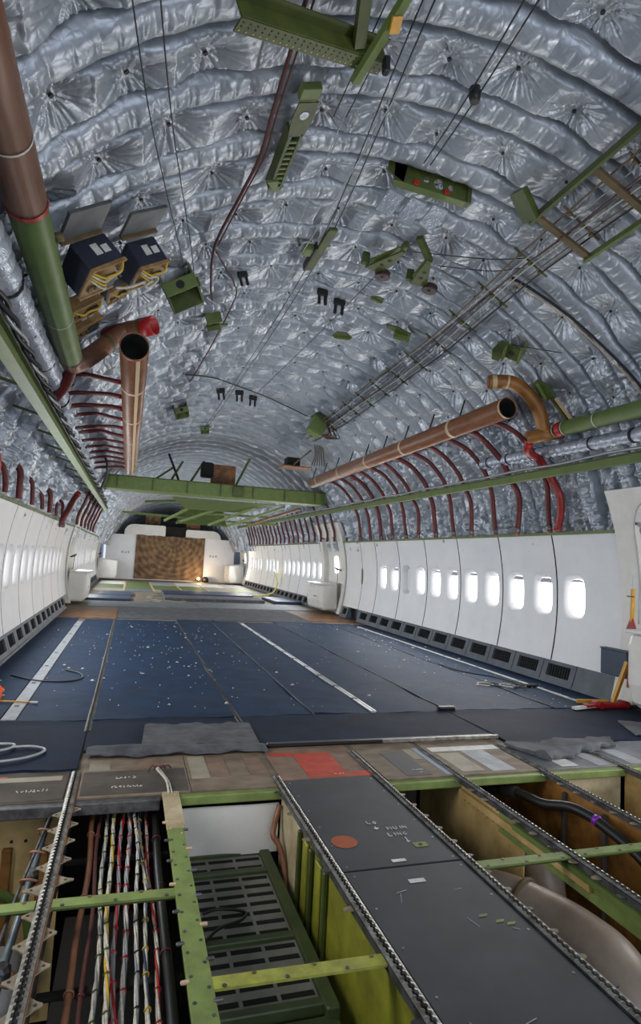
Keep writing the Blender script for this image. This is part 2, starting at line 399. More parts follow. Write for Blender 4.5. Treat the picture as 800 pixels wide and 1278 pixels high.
for y, th in spots:
    p = surf(y, th, 0.004); n = Vector((0, 0, ZC))-Vector((p.x, 0, p.z))
    if nb < 90:
        if bmesh_button is None:
            b = MB(); b.disc((0, 0, 0), (0, 0, -1), .012, .008, 10); bo = b.obj('retaining_button', button_dark, ceiling, origin=(0, 0, 0)); bmesh_button = bo.data
        else:
            bo = bpy.data.objects.new('retaining_button', bmesh_button); COL.objects.link(bo); bo.parent = ceiling
        bo.location = p; bo.rotation_euler = (-n).to_track_quat('Z', 'Y').to_euler(); nb += 1
    else: rest.disc(p, n, .011, .008, 7)
rest.obj('retaining_button', button_dark, ceiling, kind='stuff')

# ------------------------------------------------------------------ side walls: curved white panels with two windows each
def wallx(z): return 2.875-.10*((z-.85)/.75)**2
def rrect(w, h, r, n):
    """n points on a rounded rectangle, by angle"""
    out = []
    for i in range(n):
        a = 2*math.pi*(i+.5)/n; c, s_ = math.cos(a), math.sin(a); p = 4.0
        k = (abs(c)**p+abs(s_)**p)**(-1/p); out.append((w*c*k, h*s_*k))
    return out
WZ, WW, WH = .93, .175, .245
ZB, ZT = .235, 1.60
PW, PH = .118, .185
def wpoint(sg, y, z, d=0): return (sg*(wallx(z)+d), y, z)
def window_cell(mb, sg, y0, y1, yc):
    n = 40; hole = rrect(WW, WH, .05, n); L = 7; rings = []
    for l in range(L+1):
        t = l/L; ring = []
        for (hy, hz) in hole:
            a = math.atan2(hz, hy); c, s_ = math.cos(a), math.sin(a)
            ky = ((y1-yc) if c > 0 else (yc-y0))/max(abs(c), 1e-6); kz = ((ZT-WZ) if s_ > 0 else (WZ-ZB))/max(abs(s_), 1e-6)
            # outer ring on the cell rectangle
            kk = min(ky, kz); oy, oz = c*kk, s_*kk
            ring.append(wpoint(sg, yc+hy+(oy-hy)*t**1.4, WZ+hz+(oz-hz)*t**1.4))
        rings.append(ring)
    vs = [p for r in rings for p in r]
    mb.add(vs, [(l*n+j, l*n+(j+1) % n, (l+1)*n+(j+1) % n, (l+1)*n+j) for l in range(L) for j in range(n)], True)
    # corners of the cell
    for cy, sy in ((y0, -1), (y1, 1)):
        for cz, sz in ((ZB, -1), (ZT, 1)):
            best = [rings[L][j] for j in range(n)]
            c = []
            for j in range(n):
                p, q = rings[L][j], rings[L][(j+1) % n]
                e = 1e-4
                if abs(p[1]-cy) < e and abs(q[2]-cz) < e or abs(q[1]-cy) < e and abs(p[2]-cz) < e: c.append((p, q))
            for p, q in c: mb.add([p, q, wpoint(sg, cy, cz)], [(0, 1, 2)], True)
def plain_cell(mb, sg, y0, y1):
    mb.grid([[wpoint(sg, y, ZB+(ZT-ZB)*i/14) for i in range(15)] for y in (y0, (y0+y1)/2, y1)])
wcount = [0]
def window(sg, yc, blank=False, shade=.14):
    wcount[0] += 1
    w = thing('window_%d' % wcount[0], wpoint(sg, yc, WZ-WH), kind='structure')
    n = 40; a = rrect(WW, WH, .05, n); b = rrect(PW, PH, .05, n); mb = MB(); vs = []
    for q in range(7):
        f = q/6; g = 1-(1-f)**1.6
        vs += [wpoint(sg, yc+p[0]+(p2[0]-p[0])*f, WZ+p[1]+(p2[1]-p[1])*f, .075*f**1.7) for p, p2 in zip(a, b)]
    mb.add(vs, [(q*n+j, q*n+(j+1) % n, (q+1)*n+(j+1) % n, (q+1)*n+j) for q in range(6) for j in range(n)], True)
    mb.obj('reveal_frame', panel_white, w, fix=False)
    mb = MB(); mb.add([wpoint(sg, yc+p[0], WZ+p[1], .075) for p in b]+[wpoint(sg, yc+p[0], WZ+p[1], .085) for p in b], [list(range(n)), list(range(2*n-1, n-1, -1))]+[(j, (j+1) % n, n+(j+1) % n, n+j) for j in range(n)])
    mb.obj('pane', panel_white if blank else pane_glow, w)
    if not blank:
        mb = MB(); z0 = WZ+PH*(1-shade*2)
        pts = [p for p in b if WZ+p[1] > z0]
        pts.sort(key=lambda p: math.atan2(p[1], p[0]))
        pts = [(pts[0][0], z0-WZ)]+pts+[(pts[-1][0], z0-WZ)]
        k = len(pts); mb.add([wpoint(sg, yc+p[0]*.97, WZ+p[1]*.99, .055) for p in pts]+[wpoint(sg, yc+p[0]*.97, WZ+p[1]*.99, .063) for p in pts], [list(range(k)), list(range(2*k-1, k-1, -1))]+[(j, (j+1) % k, k+(j+1) % k, k+j) for j in range(k)])
        mb.obj('window_shade', shade_grey, w)
def side_wall(sg, name, spans, shadef):
    """spans: list of (y0, y1, [window stations], blank stations)"""
    w = thing(name, (sg*2.85, (spans[0][0]+spans[-1][1])/2, ZB), kind='structure')
    back = MB(); ya, yb = spans[0][0], spans[-1][1]
    # dark backing in the gaps between panels
    for (y0, y1, ws, bl) in spans:
        back.grid([[wpoint(sg, y, ZB+(ZT-ZB)*i/8, .012) for i in range(9)] for y in (y1-.03, y1+.06)])
        mb = MB(); g = .010; a, b = y0+g, y1-g
        if not ws: plain_cell(mb, sg, a, b)
        else:
            edges = [a]+[(ws[i]+ws[i+1])/2 for i in range(len(ws)-1)]+[b]
            lim = []
            for i, yc in enumerate(ws):
                l, r_ = max(edges[i], yc-.26), min(edges[i+1], yc+.26)
                window_cell(mb, sg, l, r_, yc)
                if l-edges[i] > .01: plain_cell(mb, sg, edges[i], l)
                if edges[i+1]-r_ > .01: plain_cell(mb, sg, r_, edges[i+1])
        # thin rim so that the panel edge has thickness
        for ye in (a, b): back.grid([[wpoint(sg, ye, ZB+(ZT-ZB)*i/14, dd) for i in range(15)] for dd in (0, .012)])
        mb.grid([[wpoint(sg, y, ZT, dd) for y in (a, b)] for dd in (0, .02)])
        mb.obj('sidewall_panel', panel_white, w, fix=False)
        for yc in ws: window(sg, yc, yc in bl, shadef(yc))
    back.obj('panel_joint', panel_gap, w, fix=False)
    return w
def spans_from(y0, seams, wins, blanks=()):
    out = []; a = y0
    for s_ in seams:
        out.append((a, s_, [w for w in wins if a+.1 < w < s_-.1], blanks)); a = s_
    return out
wr = [5.31+.508*k for k in range(11)]
rblank = [5.31+.508*8]
near_r = spans_from(4.63, [5.565, 6.58, 7.6, 8.61, 9.63, 10.65, 11.42, 12.34], wr, rblank)
wall_right = side_wall(1, 'wall_right', near_r, lambda y: .1+.05*math.sin(y*9))
mb = MB(); q = rrect(.045, .16, .04, 28); mb.add([wpoint(1, 11.42+p[0]*1.4, .90+p[1], .02) for p in q]+[wpoint(1, 11.42+p[0], .90+p[1], -.004) for p in q], [list(range(27, -1, -1)), list(range(28, 56))]+[(j, (j+1) % 28, 28+(j+1) % 28, 28+j) for j in range(28)])
mb.obj('slot_opening', green_dark, wall_right)
wl = [4.18+.508*k for k in range(17)]
near_l = spans_from(1.6, [2.9, 3.926, 4.94, 5.96, 6.97, 7.99, 9.01, 10.02, 11.04, 12.05, 13.25], wl)
wall_left = side_wall(-1, 'wall_left', near_l, lambda y: .1)
far_w = [14.35+.508*k for k in range(19)]
fs_ = [14.1+1.016*k for k in range(1, 10)]+[24.1]
far_wr = [w for i, w in enumerate(far_w) if i not in (8, 13)]
side_wall(1, 'wall_rear_right', spans_from(14.05, fs_, far_wr), lambda y: .05)
side_wall(-1, 'wall_rear_left', spans_from(14.65, fs_[1:], far_wr), lambda y: .05)
# foil lining continues behind and below the panels, closing the shell
mb = MB()
for sg in (-1, 1):
    mb.grid([[(sg*(2.99-.0*z), y, z) for z in (-.05, .8, 1.75)] for y in (-3.4, 33.0)])
mb.obj('wall_lining', foil_wrap, None, kind='structure', fix=False)
# green sill channel along the panel tops
for i, (sg, y0, y1) in enumerate(((1, 4.63, 12.34), (-1, 1.6, 13.25), (1, 14.05, 24.1), (-1, 14.65, 24.1))):
    mb = MB(); x = wallx(ZT)
    mb.box((min(sg*(x-.025), sg*(x+.10)), y0, ZT), (max(sg*(x-.025), sg*(x+.10)), y1, ZT+.012))
    mb.box((min(sg*(x-.03), sg*(x-.02)), y0, ZT-.02), (max(sg*(x-.03), sg*(x-.02)), y1, ZT+.012))
    for k in range(int((y1-y0)/.25)): mb.disc((sg*(x-.03), y0+.12+k*.25, ZT-.004), (-sg, 0, 0), .006, .004, 8)
    mb.obj('trim_%d' % (i+1), green, None, kind='structure')

# grey return-air grilles along the foot of the walls
def dado_unit(sg, y0, y1, parent, opening=True):
    """sloping grey box with a recessed dark grille opening"""
    fr = MB(); xb, xt, zt = 2.735, 2.815, .245
    def P(y, t, d=0):
        x = xb+(xt-xb)*t; return (sg*(x+d*.95), y, zt*t-d*.3+.004)
    m0, m1 = (.10 if opening else .5), .08
    ys = [y0+.006, y0+m1, y1-m1, y1-.006]; ts = [0, .30, .80, 1]
    for i in range(3):
        for j in range(3):
            if opening and i == 1 and j == 1: continue
            fr.add([P(ys[i], ts[j]), P(ys[i+1], ts[j]), P(ys[i+1], ts[j+1]), P(ys[i], ts[j+1])], [(0, 1, 2, 3)])
    if opening:
        q = [(ys[1], ts[1]), (ys[2], ts[1]), (ys[2], ts[2]), (ys[1], ts[2])]
        for i in range(4):
            a, b = q[i], q[(i+1) % 4]; fr.add([P(*a), P(*b), P(*b, .035), P(*a, .035)], [(0, 1, 2, 3)])
    # ends and top ledge
    for y in (ys[0], ys[3]): fr.add([P(y, 0), P(y, 1), (sg*2.86, y, zt), (sg*2.86, y, .004)], [(0, 1, 2, 3)])
    fr.add([P(ys[0], 1), P(ys[3], 1), (sg*2.86, ys[3], zt+.004), (sg*2.86, ys[0], zt+.004)], [(0, 1, 2, 3)])
    fr.add([P(ys[0], .0, -.012), P(ys[3], .0, -.012), P(ys[3], .10, -.012), P(ys[0], .10, -.012)], [(0, 1, 2, 3)])
    f = fr.obj('air_grille', grey_frame, parent, fix=False)
    if opening:
        g = MB(); g.add([P(*a, .03) for a in q], [(0, 1, 2, 3)])
        for k in range(1, 9):
            yy = ys[1]+(ys[2]-ys[1])*k/9
            a, b = P(yy, ts[1]+.02, .022), P(yy+.012, ts[2]-.02, .022)
            g.bar(a, b, .006, .012, (sg, 0, 0))
        g.obj('grille_slats', grille_dark, f)
def dado(name, sg, y0, y1, pitch, skip=()):
    n = max(1, round((y1-y0)/pitch)); p = (y1-y0)/n
    b = thing(name, (sg*2.78, (y0+y1)/2, 0), kind='structure')
    for i in range(n):
        if i in skip: continue
        dado_unit(sg, y0+i*p, y0+(i+1)*p, b)
    return b
bR = dado('baseboard_right', 1, 5.16, 11.30, .508)
dado_unit(1, 4.45, 5.16, bR, False)
dado_unit(1, 11.92, 12.32, bR)
dado('baseboard_left', -1, 2.0, 12.6, .508)
dado('baseboard_rear_right', 1, 14.4, 23.9, .508)
dado('baseboard_rear_left', -1, 15.2, 23.9, .508)

# ------------------------------------------------------------------ floor slabs, deck row and the open bays
HY = 3.115                      # aft edge of the open bays
mb = MB(); mb.box((-2.99, HY, -.035), (2.99, 33.0, -.006)); mb.obj('floor', wood_floor, kind='structure')
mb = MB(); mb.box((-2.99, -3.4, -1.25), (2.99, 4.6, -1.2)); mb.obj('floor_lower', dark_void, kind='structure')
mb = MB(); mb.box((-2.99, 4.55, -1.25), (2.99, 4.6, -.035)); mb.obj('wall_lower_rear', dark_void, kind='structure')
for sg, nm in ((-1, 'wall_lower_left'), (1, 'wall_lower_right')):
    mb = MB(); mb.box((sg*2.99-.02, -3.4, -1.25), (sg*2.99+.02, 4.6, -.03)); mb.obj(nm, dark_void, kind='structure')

# ================================================================== FLOOR THINGS
def slab(x0, x1, y0, y1, z0, z1, name, m, parent=None, b=.0, wav=0.0, **kw):
    mb = MB()
    if wav:
        nx, ny = max(2, int((x1-x0)/.06)), max(2, int((y1-y0)/.06)); rr = random.Random(int(abs(x0*100+y0*7)))
        ph = rr.random()*6
        P = []
        for i in range(ny+1):
            row = []
            for j in range(nx+1):
                x = x0+(x1-x0)*j/nx; y = y0+(y1-y0)*i/ny
                e = .012*math.sin(x*9+ph)+.008*math.sin(x*23+ph*2) if i in (0, ny) else 0
                z = z1+wav*(math.sin(x*5+ph+y*1.3)*math.sin(y*4.1+ph))*.5+wav*(.7 if i in (0, ny) else 0)*max(0, math.sin(x*3.1+ph))
                row.append((x, y+e, z))
            P.append(row)
        mb.grid(P, True)
        for row in (P[0], P[-1]): mb.grid([row, [(p[0], p[1], z0) for p in row]], False)
        for j in (0, -1): mb.grid([[r_[j] for r_ in P], [(r_[j][0], r_[j][1], z0) for r_ in P]], False)
        return mb.obj(name, m, parent, **kw)
    mb.bbox((x0, y0, z0), (x1, y1, z1), b or min(.004, (z1-z0)*.3))
    return mb.obj(name, m, parent, **kw)

# navy carpet laid in strips between the seat rails
G1 = 'navy carpet strips between the seat rails'
strips = [(-2.72, -2.365, 'narrow navy carpet strip along the left wall grilles'),
          (-2.255, -1.815, 'navy carpet strip between white taped rail and bare rail on the left'),
          (-1.775, -.80, 'wide navy carpet strip right of the bare left rail, behind the grey mat'),
          (-.775, -.205, 'navy carpet strip left of the long centre carpet seam'),
          (-.195, .275, 'navy carpet strip directly left of the silver rail'),
          (.335, .935, 'navy carpet strip directly right of the silver rail'),
          (.95, 1.975, 'wide navy carpet strip between the two right-hand seams'),
          (1.985, 2.40, 'navy carpet strip beside the white taped right rail'),
          (2.45, 2.72, 'narrow navy carpet strip along the right wall grilles')]
for i, (a, b, lab) in enumerate(strips):
    slab(a, b, 4.47, 10.9-.1*(i % 3), -.006, .006, 'carpet', carpet_blue, wav=.008, label=lab, cat='carpet', group=G1)
slab(-2.75, -1.80, 3.50, 4.46, -.006, .005, 'carpet', carpet_dark, wav=.010, label='dark navy carpet at front left, under the coiled tube', cat='carpet')
slab(-1.79, -.80, 3.78, 4.46, -.006, .004, 'carpet', carpet_dark, wav=.008, label='dark navy carpet under and behind the grey mat', cat='carpet')
slab(-.79, .93, 3.775, 4.46, -.006, .005, 'carpet', carpet_dark, wav=.006, label='dark navy carpet behind the floor panel with red patch', cat='carpet')
slab(.94, 2.75, 3.56, 4.46, -.006, .005, 'carpet', carpet_dark, wav=.010, label='dark navy carpet at front right, behind the crumpled mat', cat='carpet')

def crown_track(mb_base, mb_teeth, x, y0, y1, z, pitch=.0254, w=.021, lip=.0062):
    """seat rail: flat flange, slot and two scalloped lips"""
    mb_base.box((x-w, y0, z-.03), (x+w, y1, z-.006))
    n = int((y1-y0)/pitch)
    for s in (-1, 1):
        out = [(x+s*w, y0), (x+s*w, y1)]; inn = []
        for k in range(n):
            ya = y0+(y1-y0)*k/n; p = (y1-y0)/n
            for q, d in ((0, .0045), (.28, .0045), (.36, .010), (.92, .010), (1, .0045)): inn.append((x+s*d, ya+p*q))
        poly = [(a, b) for a, b in inn]
        # strip of quads between the outer edge and scalloped inner edge
        top = []
        for a, b in poly: top.append(((x+s*w, b, z-.001), (a, b, z+.0045)))
        vs = [p for t in top for p in t]; lo = [(p[0], p[1], z-.006) for p in vs]; k = len(top)
        mb_teeth.add(vs+lo, [(2*i, 2*i+1, 2*i+3, 2*i+2) for i in range(k-1)]+[(2*i+1, 2*k+2*i+1, 2*k+2*i+3, 2*i+3) for i in range(k-1)])
def seat_rail(x, y0, y1, z, label, m=alu, group=None, tabs=0, name='seat_rail'):
    t = thing(name, (x, (y0+y1)/2, z-.03), label, 'seat rail', group)
    a, b = MB(), MB(); crown_track(a, b, x, y0, y1, z)
    a.obj('rail_flange', alu_dark, t); b.obj('crown_lip', m, t)
    return t
# rails that run aft under the carpet joints
dull_rail = mat('dull_rail', (.40, .38, .35), (.28, .27, .25), scale=20, rough=.6)
t = seat_rail(-1.795, 4.2, 10.9, .004, 'bare slotted seat rail in blue carpet, second from the left wall', dull_rail)
seat_rail(-.7875, 4.3, 10.8, .002, 'bare slotted rail between carpet strips, left of the carpet seam', dull_rail)
t = thing('seat_rail', (.305, 7.5, -.02), 'shiny silver capped seat rail along the middle of the blue carpet', 'seat rail')
mb = MB(); mb.bbox((.28, 4.5, -.006), (.33, 10.5, .014), .004); mb.obj('rail_cap', mat('silver_rail_cap', (.78, .80, .82), (.62, .64, .66), scale=14, rough=.3, metal=.4), t)
mb = MB(); mb.box((.302, 4.5, .010), (.308, 10.5, .0155)); mb.obj('rail_slot', button_dark, t)
for k in range(11): mb = MB(); mb.bbox((.277, 4.9+.5*k, .0), (.333, 4.94+.5*k, .017), .003); mb.obj('rail_joint', alu_dark, t)
for x, lab, y0 in ((-2.31, 'wide white taped seat rail in the carpet near the left wall', 4.5), (2.425, 'thin white taped seat rail in the carpet near the right wall', 4.42)):
    t = thing('seat_rail', (x, 7.4, -.006), lab, 'seat rail'); w = .046 if x < 0 else .02
    mb = MB(); mb.bbox((x-w, y0, -.006), (x+w, 10.4, .010), .003); mb.obj('tape_cover', paint_grey if x < 0 else paint_white, t)
    for k in range(7): mb = MB(); mb.box((x-w*.5, y0+.35+.8*k, .0095), (x+w*.2, y0+.40+.8*k, .0112)); mb.obj('torn_hole', button_dark, t)
for x0, lab in ((-.2, 'dark frayed carpet seam left of the silver rail'), (.943, 'dark frayed carpet seam right of the silver rail'), (1.98, 'dark frayed carpet seam nearest the right taped rail')):
    mb = MB(); mb.tube([(x0+.004*math.sin(k*1.7), 4.45+k*.2, .007+.003*math.sin(k*2.3)) for k in range(31)], .006, 6)
    mb.obj('carpet_seam', carpet_grey if x0 < 0 else black_rub, label=lab, cat='carpet seam')

# mats, underlay
def mat_sheet(name, poly, z, thick, m, label, cat, bump=.015, curl=None):
    xs = [p[0] for p in poly]; ys = [p[1] for p in poly]; mb = MB()
    # quad patch through 4 corners
    a, b, c, d = [Vector((p[0], p[1], 0)) for p in poly]; nu, nv = 34, 18; P = []
    for i in range(nv+1):
        row = []
        for j in range(nu+1):
            u, v = j/nu, i/nv; p = a*(1-u)*(1-v)+b*u*(1-v)+c*u*v+d*(1-u)*v
            h = z+thick+bump*(.5+.5*math.sin(p.x*11+p.y*5))*(.4+.6*math.sin(p.y*13+2*p.x)**2)
            e = .02*math.sin(u*17)+.012*math.sin(u*41) if i in (0, nv) else 0
            if curl and v < curl[0]: h += curl[1]*math.sin(math.pi*v/curl[0])*(.7+.3*math.sin(u*5))
            row.append(Vector((p.x, p.y+e, h)))
        P.append(row)
    mb.grid(P)
    mb.grid([[q-Vector((0, 0, q.z-z)) for q in P[0]], P[0]], False); mb.grid([[q-Vector((0, 0, q.z-z)) for q in P[-1]], P[-1]], False)
    for j in (0, -1): mb.grid([[r_[j], Vector((r_[j].x, r_[j].y, z))] for r_ in P], False)
    return mb.obj(name, m, label=label, cat=cat)
mat_sheet('floor_mat', [(-1.77, 3.66), (-.74, 3.64), (-.74, 3.78), (-1.77, 3.82)], .012, .006, carpet_grey, 'long grey mat edge with rolled dark rim lying across the front of carpet', 'mat', .006, (.9, .03))
mat_sheet('floor_mat', [(-1.47, 3.80), (-.76, 3.78), (-.74, 4.25), (-1.44, 4.27)], .012, .006, carpet_grey, 'square grey mat lying flat on dark carpet at front left of centre', 'mat', .004)
mat_sheet('crumpled_mat', [(.97, 3.22), (1.66, 3.45), (1.78, 3.62), (.86, 3.56)], .008, .01, carpet_grey, 'crumpled grey mat curled up on pale painted floor panels at right', 'mat', .014, (.35, .045))
mat_sheet('floor_mat', [(2.02, 3.62), (2.68, 3.5), (2.74, 3.8), (2.2, 3.98)], .012, .006, carpet_grey, 'small grey mat at the foot of near right door', 'mat', .01)
# silver edge strip at the carpet front
mb = MB(); mb.bbox((-.72, 3.735, 0), (.90, 3.775, .022), .005); o = mb.obj('edge_strip', black_rub, label='long dark edge strip with worn silver end along carpet front', cat='edge strip')
mb = MB(); mb.bbox((.05, 3.728, .0), (.93, 3.742, .025), .004); mb.obj('silver_lip', alu, o, label='worn silver lip')

# deck row in front of the carpet: separate floor panels
def deck(x0, x1, y0, y1, m, label, name='floor_panel'):
    return slab(x0, x1, y0, y1, -.006, .0, name, m, label=label, cat='floor panel', b=.002)
def patch(p, name, x0, x1, y0, y1, m, sk=0.0):
    mb = MB(); mb.prism([(x0, y0), (x1, y0), (x1+sk, y1), (x0+sk, y1)], .0012, (0, 0, .0002), (1, 0, 0), (0, 1, 0)); return mb.obj(name, m, p)
def scribble(p, x, y, w, h, m, n=9, seed=1, z=.0006, name='chalk_mark'):
    rr = random.Random(seed); mb = MB(); cx = x
    for k in range(n):
        pts = [(cx+rr.uniform(0, w/n), y+rr.uniform(0, h), z) for _ in range(4)]
        mb.tube(smooth_path(pts, 3), .0016, 4); cx += w/n
    return mb.obj(name, m, p)
p = deck(-2.9, -1.83, HY, 3.49, floor_dark, 'dark grimy floor panel at far left, in front of the coiled tube')
patch(p, 'worn_edge', -2.85, -1.86, 3.36, 3.42, wood_pale); scribble(p, -2.05, 3.22, .14, .03, paint_white, 8, 3)
patch(p, 'red_edge', -2.85, -2.12, 3.42, 3.44, paint_red)
p = deck(-1.77, -1.24, HY, 3.655, wood_floor, 'brown floor panel above the wire looms with white chalk scribbles')
scribble(p, -1.62, 3.21, .15, .03, paint_white, 9, 4); scribble(p, -1.60, 3.33, .10, .03, paint_white, 5, 8)
for k in range(4): patch(p, 'tone_patch', -1.74+k*.125, -1.635+k*.125, 3.47, 3.63, (wood_pale, wood_floor, wood_red, wood_floor)[k])
patch(p, 'dark_band', -1.76, -1.25, 3.13, 3.45, floor_dark)
scribble(p, -1.62, 3.21, .15, .03, paint_white, 9, 4, .0022); scribble(p, -1.60, 3.33, .10, .03, paint_white, 5, 8, .0022)
p = deck(-1.235, -.80, HY, 3.655, wood_floor, 'brown floor panel with tan tone squares above the louvred panel bay')
for k in range(4): patch(p, 'tone_patch', -1.22+k*.105, -1.125+k*.105, 3.28+.02*(k % 2), 3.63, (wood_pale, wood_red, wood_floor, wood_red)[k])
p = deck(-.755, -.225, 3.19, 3.73, wood_red, 'reddish brown floor panel bearing the orange-red painted rectangle')
patch(p, 'red_patch', -.60, -.37, 3.20, 3.60, paint_red); patch(p, 'red_smear', -.74, -.60, 3.56, 3.62, paint_red); patch(p, 'red_smear', -.36, -.24, 3.19, 3.26, paint_red)
scribble(p, -.45, 3.23, .06, .012, paint_white, 3, 3, .0018)
p = deck(-.185, .235, HY, 3.73, wood_floor, 'brown floor panel bearing a charcoal painted rectangle')
patch(p, 'charcoal_patch', -.05, .105, 3.145, 3.53, paint_charcoal); patch(p, 'blue_grey_edge', .19, .232, 3.13, 3.6, mat('blue_grey_paint', (.50, .55, .62), rough=.6))
patch(p, 'grey_patch', .12, .18, 3.40, 3.58, wood_pale)
scribble(p, .02, 3.22, .07, .016, paint_white, 7, 6, .0018); scribble(p, .045, 3.185, .03, .012, paint_white, 2, 7, .0018)
p = deck(.275, .80, HY, 3.73, wood_floor, 'pale brown floor panel with broad white painted stripe')
patch(p, 'white_stripe', .50, .66, 3.14, 3.52, paint_grey); patch(p, 'white_stripe', .30, .80, 3.52, 3.60, paint_white); patch(p, 'brown_patch', .31, .46, 3.16, 3.48, wood_pale)
p = deck(.855, 1.385, HY, 3.60, floor_grey, 'grey floor panel with white squares under the crumpled mat')
patch(p, 'white_square', .99, 1.11, 3.15, 3.27, paint_white); patch(p, 'white_square', 1.24, 1.34, 3.13, 3.36, paint_grey)
p = deck(1.425, 2.85, HY, 3.55, floor_grey, 'grey floor panel at far right, beside the near right door')
patch(p, 'pale_stripe', 1.5, 1.62, 3.13, 3.4, paint_grey)

# transverse floor beam chord along the aft edge of the open bays, and its webs
t = thing('floor_beam', (0, HY-.02, -.5), 'green transverse floor beam along the far edge of the open floor bays', 'floor beam')
mb = MB(); mb.bbox((-1.30, HY-.05, -.05), (2.85, HY-.002, -.008), .004); mb.obj('top_chord', green_light, t)
mb = MB(); mb.bbox((-2.95, HY-.06, -.06), (-1.39, HY-.002, -.008), .004); mb.obj('top_chord', alu_dark, t, label='grey metal chord')
mb = MB(); mb.box((-.20, 3.55, -1.0), (.22, 3.57, -.04)); mb.obj('web', floor_dark, t)
mb = MB(); mb.box((.28, 3.62, -1.0), (.80, 3.64, -.04)); mb.obj('web', floor_dark, t)
mb = MB(); mb.box((.86, HY-.03, -.9), (1.37, HY-.015, -.04)); mb.obj('web', cream_web, t, label='cream web')
mb = MB(); mb.box((1.43, HY-.03, -.9), (2.85, HY-.015, -.04)); mb.obj('web', beige_web, t)
mb = MB(); mb.box((-2.95, 3.30, -1.1), (-1.83, 3.32, -.10)); w = mb.obj('web', beige_web, t)
for k in range(14): mb = MB(); mb.disc((-2.75+k*.063, 3.298, -.255), (0, -1, 0), .008, .002, 10); mb.obj('rivet_hole', button_dark, t)
for x in (-2.62, -2.07, -1.91): mb = MB(); mb.bbox((x-.022, 3.27, -1.05), (x+.022, 3.30, -.28), .004); mb.obj('stiffener', amber_web, t)

# cream liner plate at the end of the second bay
mb = MB(); P = [[(-1.285+.49*i/8, 3.085+.004*math.sin(i*.8), -.075-.235*j/6) for i in range(9)] for j in range(7)]
mb.grid(P); mb.grid([[(p[0], p[1]+.012, p[2]) for p in r_] for r_ in P])
mb.obj('liner_plate', panel_cream, label='white liner plate standing behind the green louvred panel', cat='plate')

# rails over the open bays (serrated lips) on their webs
def bay_rail(x, y1, label, web=None, tabs=False, y0=-1.2, chord=green):
    t = thing('seat_rail', (x, (y0+y1)/2, -.6), label, 'seat rail')
    a, b = MB(), MB(); crown_track(a, b, x, y0, y1, .004, w=.020); a.obj('rail_flange', alu_dark, t); b.obj('crown_lip', alu, t)
    mb = MB(); mb.box((x-.013, y0, -.012), (x+.013, y1, -.0015)); mb.obj('rail_slot', button_dark, t)
    return t
tab_mat = mat('grimy_tan_tab', (.56, .51, .42), (.42, .38, .31), scale=20, rough=.6)
tA = bay_rail(-1.80, 3.47, 'serrated seat rail with beige triangular tabs, left of the wire looms')
mb = MB(); mb.bbox((-1.815, -1.2, -.16), (-1.785, 3.45, -.03), .005); mb.obj('rail_web', alu_dark, tA)
mb = MB(); mb.box((-1.790, -1.2, -.008), (-1.776, 3.45, .001)); mb.obj('edge_strip', wood_orange, tA)
for k in range(12):
    for s in (-1, 1):
        y = 3.12-k*.155+(.05 if s > 0 else 0); x = -1.80+s*.018
        mb = MB(); w_ = .040 if k % 5 else .062
        mb.prism([(0, -.040), (s*w_*.6, -.015), (s*w_, -.005), (s*w_, .005), (s*w_*.6, .015), (0, .040)], .004, (x, y, -.014), (1, 0, 0), (0, 1, 0))
        tb = mb.obj('mounting_tab', tab_mat, tA)
        mb = MB(); mb.disc((x+s*w_*.55, y, -.0098), (0, 0, 1), .005, .001, 10); mb.obj('tab_hole', button_dark, tb)
tC = bay_rail(-.78, 3.24, 'serrated seat rail along the left edge of slate floor panels')
tD = bay_rail(-.222, 3.6, 'serrated seat rail along the right edge of slate floor panels')
tE = bay_rail(.25, 3.6, 'serrated seat rail over the big beige air duct')
tF = bay_rail(.82, 3.6, 'serrated seat rail beside the black hose at right')
tG = bay_rail(1.40, 3.55, 'serrated seat rail at the far right of the open bays')
for t, x in ((tD, -.222), (tE, .25), (tF, .82), (tC, -.78)):
    for k in range(16):
        s = -1 if x > 0 else (1 if k % 2 or x == -.222 else -1)
        mb = MB(); y = 3.05-k*.13; mb.prism([(0, -.016), (s*.03, -.008), (s*.034, 0), (s*.03, .008), (0, .016)], .004, (x+s*.019, y, -.010), (1, 0, 0), (0, 1, 0)); mb.obj('clip_nut', tab_mat if k % 3 else alu_dark, t)
# webs below the rails
def web(t, x, y0, y1, z0, m, name='rail_web', th=.006, label=None):
    mb = MB(); mb.box((x-th/2, y0, z0), (x+th/2, y1, -.030)); return mb.obj(name, m, t, label=label)
web(tC, -.782, 2.72, 3.08, -.62, cream_web, label='cream web end'); web(tC, -.776, -1.2, 2.72, -.75, yellow_green, label='yellow-green web')
for y in (2.70, 2.52, 2.33): mb = MB(); mb.bbox((-.802, y-.012, -.72), (-.782, y+.012, -.045), .004); mb.obj('web_stiffener', green_dark, tC)
for y in (2.61, 2.42): mb = MB(); mb.bbox((-.795, y-.035, -.72), (-.783, y+.035, -.055), .004); mb.obj('web_panel', yellow_green, tC)
web(tE, .250, 2.50, 3.55, -.62, beige_web, label='beige web'); 
mb = MB(); mb.box((.215, -1.2, -.055), (.26, 2.55, -.031)); mb.obj('chord', green, tE)
mb = MB(); mb.box((.244, -1.2, -.13), (.256, 2.7, -.03)); mb.obj('chord_web', green_light, tE)
mb = MB(); mb.box((.222, 2.05, -.085), (.243, 3.05, -.05)); mb.obj('doubler', beige_web, tE)
for k in range(22): mb = MB(); mb.disc((.2435, 3.02-.045*k, -.10), (-1, 0, 0), .005, .002, 8); mb.obj('rivet', amber_web, tE)
web(tF, .82, 2.15, 3.6, -.62, amber_web, label='stained amber web'); mb = MB(); mb.box((.812, -1.2, -.12), (.828, 2.2, -.03)); mb.obj('chord_web', green_light, tF)
